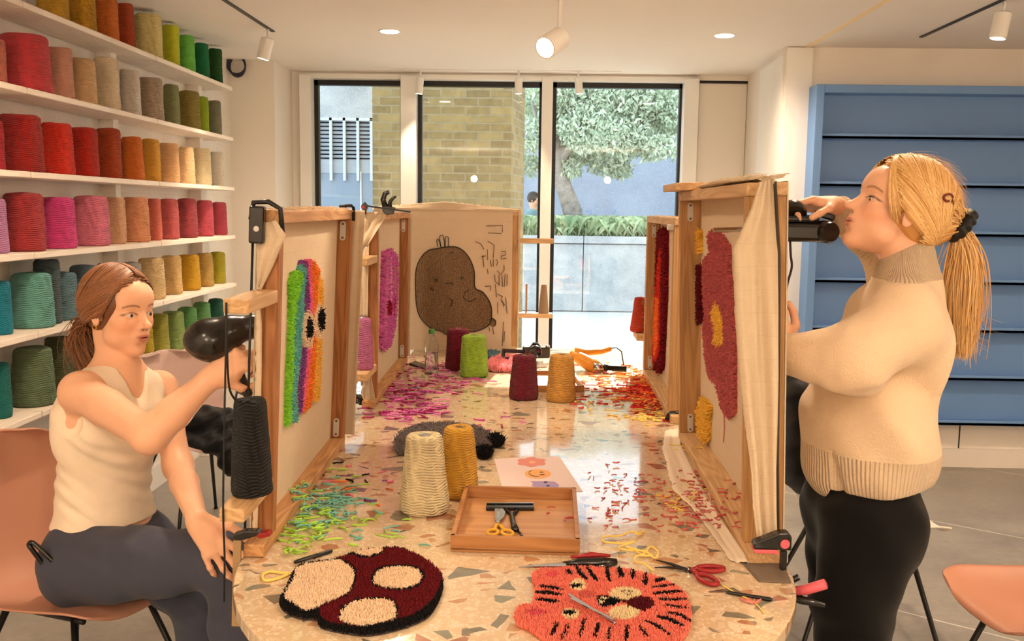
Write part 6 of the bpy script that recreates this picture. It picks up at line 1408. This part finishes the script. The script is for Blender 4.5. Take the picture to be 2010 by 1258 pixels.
    for _ in range(3600):
        s = g.choice((-1, 1)); x0 = g.uniform(-.8, .86); st = np.array((x0, s*.05, .95-.3*x0*x0)); w_ = g.uniform(0, 1)
        if x0 > .15: mdir = np.array((.45+.25*x0-.5*w_, s*1.15, .35-.55*w_))
        else: mdir = np.array((.3*x0, s*1.1, .3-.5*w_))
        Rj = np.array(R)*g.uniform(.965, 1.04)*(1+.03*math.sin(9*w_+5*x0))
        paths.append([on_skull(P, bez(st, mdir, tail, t), Rj) for t in np.linspace(0, 1, 14)])
    for _ in range(900):   # curtain bangs and loose locks in front of the ear
        s = g.choice((-1, -1, -1, 1)) if False else g.choice((-1, 1)); a = np.array((.72+g.uniform(-.06, .08), s*.1, .78)); b = np.array((.98+g.uniform(-.1, .05), s*(.62+g.uniform(-.08, .1)), .32)); c = np.array((.60+g.uniform(-.25, .08), s*1.02, -.62+g.uniform(-.35, .15)))
        Rj = np.array(R)*g.uniform(1.0, 1.07); L = g.uniform(.75, 1)
        paths.append([on_skull(P, bez(a, b, c, t), Rj) for t in np.linspace(0, L, 12)])
    down = np.array([0, 0, -1.]); tpx = pA(1882, 445, Y0)
    for _ in range(700):   # from the back of the skull to the scrunchie
        a = on_skull(P, (-.7+g.uniform(-.2, .3), g.uniform(-.8, .8), g.uniform(-.6, .6)), np.array(R)*g.uniform(.98, 1.06)); e = tpx+g.normal(0, .01, 3)
        m_ = (a+e)/2+np.array([.012, 0, .01]); paths.append([bez(a, m_, e, t) for t in np.linspace(0, 1, 10)])
    for _ in range(1900):   # ponytail
        a, b, c = g.normal(0, 1, 3)*.5, g.normal(0, 1, 3), g.normal(0, 1, 3); off = g.normal(0, 1, 3); L = g.uniform(.72, 1.05)
        q = [tpx+a*.014, pA(1905, 505, Y0)+off*.017, pA(1878, 590, Y0)+off*.020, pA(1888, 684, Y0)+off*.013+b*.004]
        paths.append([(1-t)**3*q[0]+3*t*(1-t)**2*(q[1]*1.0)+3*t*t*(1-t)*q[2]+t**3*q[3]+.003*np.sin(9*t+a[0]*6)*np.array([1, .4, 0]) for t in np.linspace(0, L, 16)])
    fly = []
    for _ in range(170):   # fly-away hairs
        d = unit((g.uniform(-.8, .6), g.uniform(-.6, .6), g.uniform(.2, 1))); a = on_skull(P, d, R); b = on_skull(P, d+np.array((-.35, 0, .1)), np.array(R)*g.uniform(1.08, 1.25)); c = on_skull(P, d+np.array((-.8, 0, -.1)), np.array(R)*g.uniform(1.05, 1.3))
        fly.append([bez(a, b, c, t) for t in np.linspace(0, 1, 9)])
    for _ in range(50):
        t0 = g.uniform(.1, .8); q0 = pA(1895+g.uniform(-8, 14), 500+150*t0, Y0); fly.append([q0+np.array([.03*t+.02*t*t*g.normal(), .01*g.normal()*t, -.10*t]) for t in np.linspace(0, 1, 8)])
    HC = ((206, 150, 84), (244, 208, 146))
    hb = SDF(ho-.19, ho+.19, .0035); hb.ell(P(-.018, 0, .034), np.array(R)*.985*sc, Hd, .01); hb.cap(P(-.07, 0, .0), tpx, .05, .022, .03)
    hb.ell(P(.085, 0, -.040), np.array((.080, .078, .100))*sc, Hd, .012, 's'); hb.ell(P(.045, 0, -.10), np.array((.13, .14, .075))*sc, Hd, .01, 's')
    for q in (-1, 1): hb.ell(P(0.006, q*.09, -.02), np.array((.022, .03, .034))*sc, Hd, .008, 's')
    hm = hb.mesh('hair', M['hair'], body, lambda v: np.tile(np.array(lin((206, 150, 86))[:3]), (len(v), 1)), org)
    strands('hair_strands', paths, .0014, HC, hm, org, 3); strands('loose_hairs', fly, .00035, HC, hm, org, 4)
    K = SDF(tpx-.09, tpx+.09, .003); dn = unit(pA(1912, 412, Y0)-pA(1858, 478, Y0)); ax = unit(pA(1900, 500, Y0)-pA(1860, 440, Y0))
    for k in range(12):
        a = 2*math.pi*k/12; sd = np.array([0, 1., 0]); p = pA(1884, 443, Y0)+dn*math.cos(a)*.030+sd*math.sin(a)*.026; K.ell(p, (.017, .017, .015), None, .006)
    K.disp(lambda x, y, z: .002*np.sin(x*300+z*200)); K.mesh('scrunchie', plain((12, 12, 14), .55), body, None, org)
    cl = pA(1860, 388, Y0-.085); MB().tube([Vector(cl-org)+Vector((.010*math.cos(a), -.004, .008*math.sin(a))) for a in np.linspace(0, 5, 10)], .0028, 6).build('hair_clip', plain((110, 40, 20), .3), body, smooth=True)
    return body
W2 = standing()
def gun_right():
    Yg = 2.27; c_ = at(1580, 440, Y=Yg); o = thing('tufting_gun', 'black tufting gun with round motor end held by the standing woman at the right frame', 'tufting gun', c_); g = lambda px, py, y=Yg: Vector(at(px, py, Y=y))-c_
    MB().box((g(1470, 440).x, -.03, g(1500, 473).z), (g(1632, 440).x, .035, g(1500, 437).z)).build('body', M['blackplastic'], o, bevel=.01)
    MB().box((g(1515, 440).x, -.02, g(1500, 437).z), (g(1605, 440).x, .03, g(1500, 421).z)).build('upper_housing', M['blackplastic'], o, bevel=.008)
    MB().lathe([(.0001, -.06), (.02, -.06), (.026, -.052), (.027, .02), (.022, .03), (.0001, .03)], 28, g(1618, 455, Yg-.01), R=Matrix.Rotation(math.pi/2, 3, 'X') @ Matrix.Rotation(.25, 3, 'Y')).build('motor_end', M['blackplastic'], o, smooth='auto')
    MB().lathe([(.0001, -.012), (.034, -.012), (.037, -.006), (.037, .006), (.034, .012), (.0001, .012)], 28, g(1552, 420, Yg-.0), R=Matrix.Rotation(math.pi/2, 3, 'X') @ Matrix.Rotation(.7, 3, 'X')).build('belt_wheel', M['blackplastic'], o, smooth='auto')
    MB().bar(g(1600, 418), g(1636, 428), .03, .016).build('handle', M['blackplastic'], o, bevel=.004)
    MB().tube([g(1470, 450), g(1400, 452)], .006, 8).build('needle_bar', M['chrome'], o)
    MB().tube(catmull([g(1551, 474), g(1552, 500), g(1554, 525), g(1545, 560), (g(1541, 600)), g(1546, 640, Yg+.02)], 6), .0028, 6).build('power_cord', plain((38, 38, 64), .5), o, smooth=True)
gun_right()
# ------------------------------------------------------------------ shell chairs
def chair(label, loc, face, col, name='shell_chair', back=.84, sw=1.0, tilt=0):
    o = thing(name, label, 'chair', (loc[0], loc[1], 0), math.atan2(face[1], face[0]), 'moulded shell chairs with thin black legs')
    prof = [(.235, .425, .17), (.225, .438, .205), (.17, .448, .225), (.06, .440, .235), (-.06, .437, .24), (-.15, .452, .24), (-.205, .50, .24), (-.235, .57, .24), (-.255, .65, .235), (-.27, .73, .22), (-.283, .80, .185), (-.288, back, .12), (-.289, back+.012, .05)]
    P = catmull([Vector((p[0], 0, p[1])) for p in prof], 4); Wd = catmull([Vector((p[2], 0, 0)) for p in prof], 4); v = []; C = 18; N = len(P)
    for i, (p, w_) in enumerate(zip(P, Wd)):
        bk = min(max((p.z-.46)/.12, 0), 1)
        for j in range(C+1):
            t = -1+2*j/C; v.append((p.x+bk*.07*abs(t)**2.2+(1-bk)*0, t*w_.x*sw, p.z+(1-bk)*.035*abs(t)**3+(bk)*.0))
    f = [(i*(C+1)+j, i*(C+1)+j+1, (i+1)*(C+1)+j+1, (i+1)*(C+1)+j) for i in range(N-1) for j in range(C)]
    s = MB().add(v, f).build('seat_shell', plain(col, .42, name='moulded_shell'), o, smooth=True); m = s.modifiers.new('thickness', 'SOLIDIFY'); m.thickness = .008; m2 = s.modifiers.new('round', 'SUBSURF'); m2.levels = 1; m2.render_levels = 1
    for sx, sy in ((1, 1), (1, -1), (-1, 1), (-1, -1)):
        l = MB().tube([(sx*.11, sy*.12, .425), (sx*.24-.02, sy*.23, .012), (sx*.241-.02, sy*.231, .0)], [.0095, .0075, .011], 10).build('leg', M['blackmetal'], o, smooth=True)
    MB().tube([(.15, -.13, .424), (.11, -.12, .42), (-.11, -.12, .42), (-.13, 0, .42), (-.11, .12, .42), (.11, .12, .42), (.15, .13, .424)], .008, 8).build('under_frame', M['blackmetal'], o, smooth=True)
    return o
chair('dusty pink shell chair the seated woman sits on', (-1.22, 2.44), (1, -.34), (192, 140, 116))
chair('pale pink shell chair behind the seated woman with a black jacket on its seat', (-1.48, 4.12), (.75, -.66), (226, 196, 186), back=.80)
chair('cream shell chair behind the standing woman', (1.15, 3.17), (1, 0), (232, 222, 208))
chair('terracotta shell chair cut off at the bottom right corner', (1.43, 2.42), (-1, -.1), (186, 128, 100))
o = MB().tube(catmull([Vector(at(*q, Y=y)) for *q, y in ((122, 1150, 2.30), (96, 1122, 2.27), (64, 1080, 2.25), (57, 1068, 2.25), (66, 1066, 2.25), (92, 1090, 2.25), (118, 1118, 2.26), (126, 1146, 2.30))], 5), .006, 8).build('bag_strap', M['blackplastic'], smooth=True)
tag(o, 'black strap loop sticking up behind the hip of the seated woman', 'strap')
# black jackets
def heap(name, label, cat, lo, hi, parts, mat, f=.006):
    S = SDF(lo, hi, .005)
    for p in parts: S.ell(*p)
    S.disp(lambda x, y, z: f*np.sin(z*70+6*np.sin(x*12)+y*20)+f*.6*np.sin(x*60+y*50+z*30))
    c = (np.array(lo)+hi)/2; o = S.mesh(name, mat, None, None, c); return tag(o, label, cat)
BJ = cloth_mat('black_jacket_cloth', (20, 20, 22), .55, bump=.3)
a = pA(412, 825, 4.08); b = pA(400, 862, 4.0); c = pA(448, 870, 3.98)
heap('black_jacket', 'black ribbed jacket lying on the pale pink chair', 'jacket', a-.3, a+.3, [(a, (.13, .12, .06), None, .04), (b, (.13, .14, .035), None, .04), (c, (.08, .12, .05), None, .04), (pA(450, 900, 3.95), (.045, .08, .07), None, .04)], BJ)
a = np.array([.80, 2.75, .72]); x0 = pA(1548, 720, 2.72); 
heap('black_coat', 'long black coat hanging behind the standing woman', 'coat', pA(1560, 820, 3.15)-.38, pA(1560, 820, 3.15)+.38, [(pA(1560, 762, 3.15), (.06, .17, .07), None, .05), (pA(1552, 840, 3.15), (.05, .17, .16), None, .06), (pA(1566, 905, 3.12), (.05, .15, .10), None, .06)], BJ, .004)
# ------------------------------------------------------------------ partly seen people
def bust(label, head_px, Yh, top_col, hair_col, face, extra=None, sc=1.0):
    ho = pA(*head_px, Yh); Hd = head_basis(face, -.25); S = SDF(ho-np.array([.42, .42, .75]), ho+np.array([.42, .42, .16]), .006)
    P = head(S, ho, Hd, sc); nb = ho-np.array([0, 0, .17]); S.cap(P(-.02, 0, -.05), nb, .05, .055, .03)
    f = unit((face[0], face[1], 0)); s = np.array([-f[1], f[0], 0]); 
    arms_ = []
    for q in (-1, 1):
        shd = nb+s*q*.17-np.array([0, 0, .03]); el = shd+f*.06+s*q*.04-np.array([0, 0, .26]); wr = el+f*.06-s*q*.05+np.array([0, 0, .10 if extra != 'reach' else .2]); arms_.append((shd, el, wr)); S.chain([el, wr], [.036, .025], .03)
        hand(S, wr, f, (0, 0, -1), q, (.5, .7, .5), sc=.95)
    org = ho-np.array([0, 0, .6]); b = S.mesh('person', M['skin'], None, skin_cols(ho, Hd, sc, (226, 176, 146), (190, 110, 100), (60, 40, 30)), org); tag(b, label, 'person')
    W = SDF(ho-np.array([.42, .42, .75]), ho+np.array([.42, .42, .0]), .007)
    W.ell(nb-np.array([0, 0, .17]), (.13, .19, .2), np.array([f, s, (0, 0, 1.)]), .04); W.ell(nb-np.array([0, 0, .4]), (.14, .18, .2), np.array([f, s, (0, 0, 1.)]), .06); W.cap(nb+s*.15-np.array([0, 0, .03]), nb-s*.15-np.array([0, 0, .03]), .062, .062, .03)
    for a, e, w_ in arms_: W.chain([a, e, e*.6+w_*.4], [.062, .052, .045], .03)
    W.mesh('shirt', cloth_mat('shirt_cloth', top_col), b, None, org)
    hb = SDF(ho-.16, ho+.16, .005); hb.ell(P(-.018, 0, .034), np.array((.104, .084, .1))*sc, Hd, .01); hb.ell(P(.085, 0, -.045), np.array((.085, .078, .11))*sc, Hd, .012, 's'); hb.ell(P(.02, 0, -.12), np.array((.14, .14, .08))*sc, Hd, .01, 's')
    hb.disp(lambda x, y, z: .003*np.sin(x*150+z*90)*np.sin(y*130)); hb.mesh('hair', M['hair'], b, lambda v: np.tile(np.array(lin(hair_col)[:3]), (len(v), 1)), org)
    return b
bust('person in a teal shirt with short black hair sitting outside behind the planter', (1048, 393), 14.9, (120, 160, 170), (30, 26, 26), (1, -.35))
bust('person in black hidden behind the back left frame', (590, 530), 3.6, (22, 22, 24), (90, 60, 40), (1, .1), None, .95)
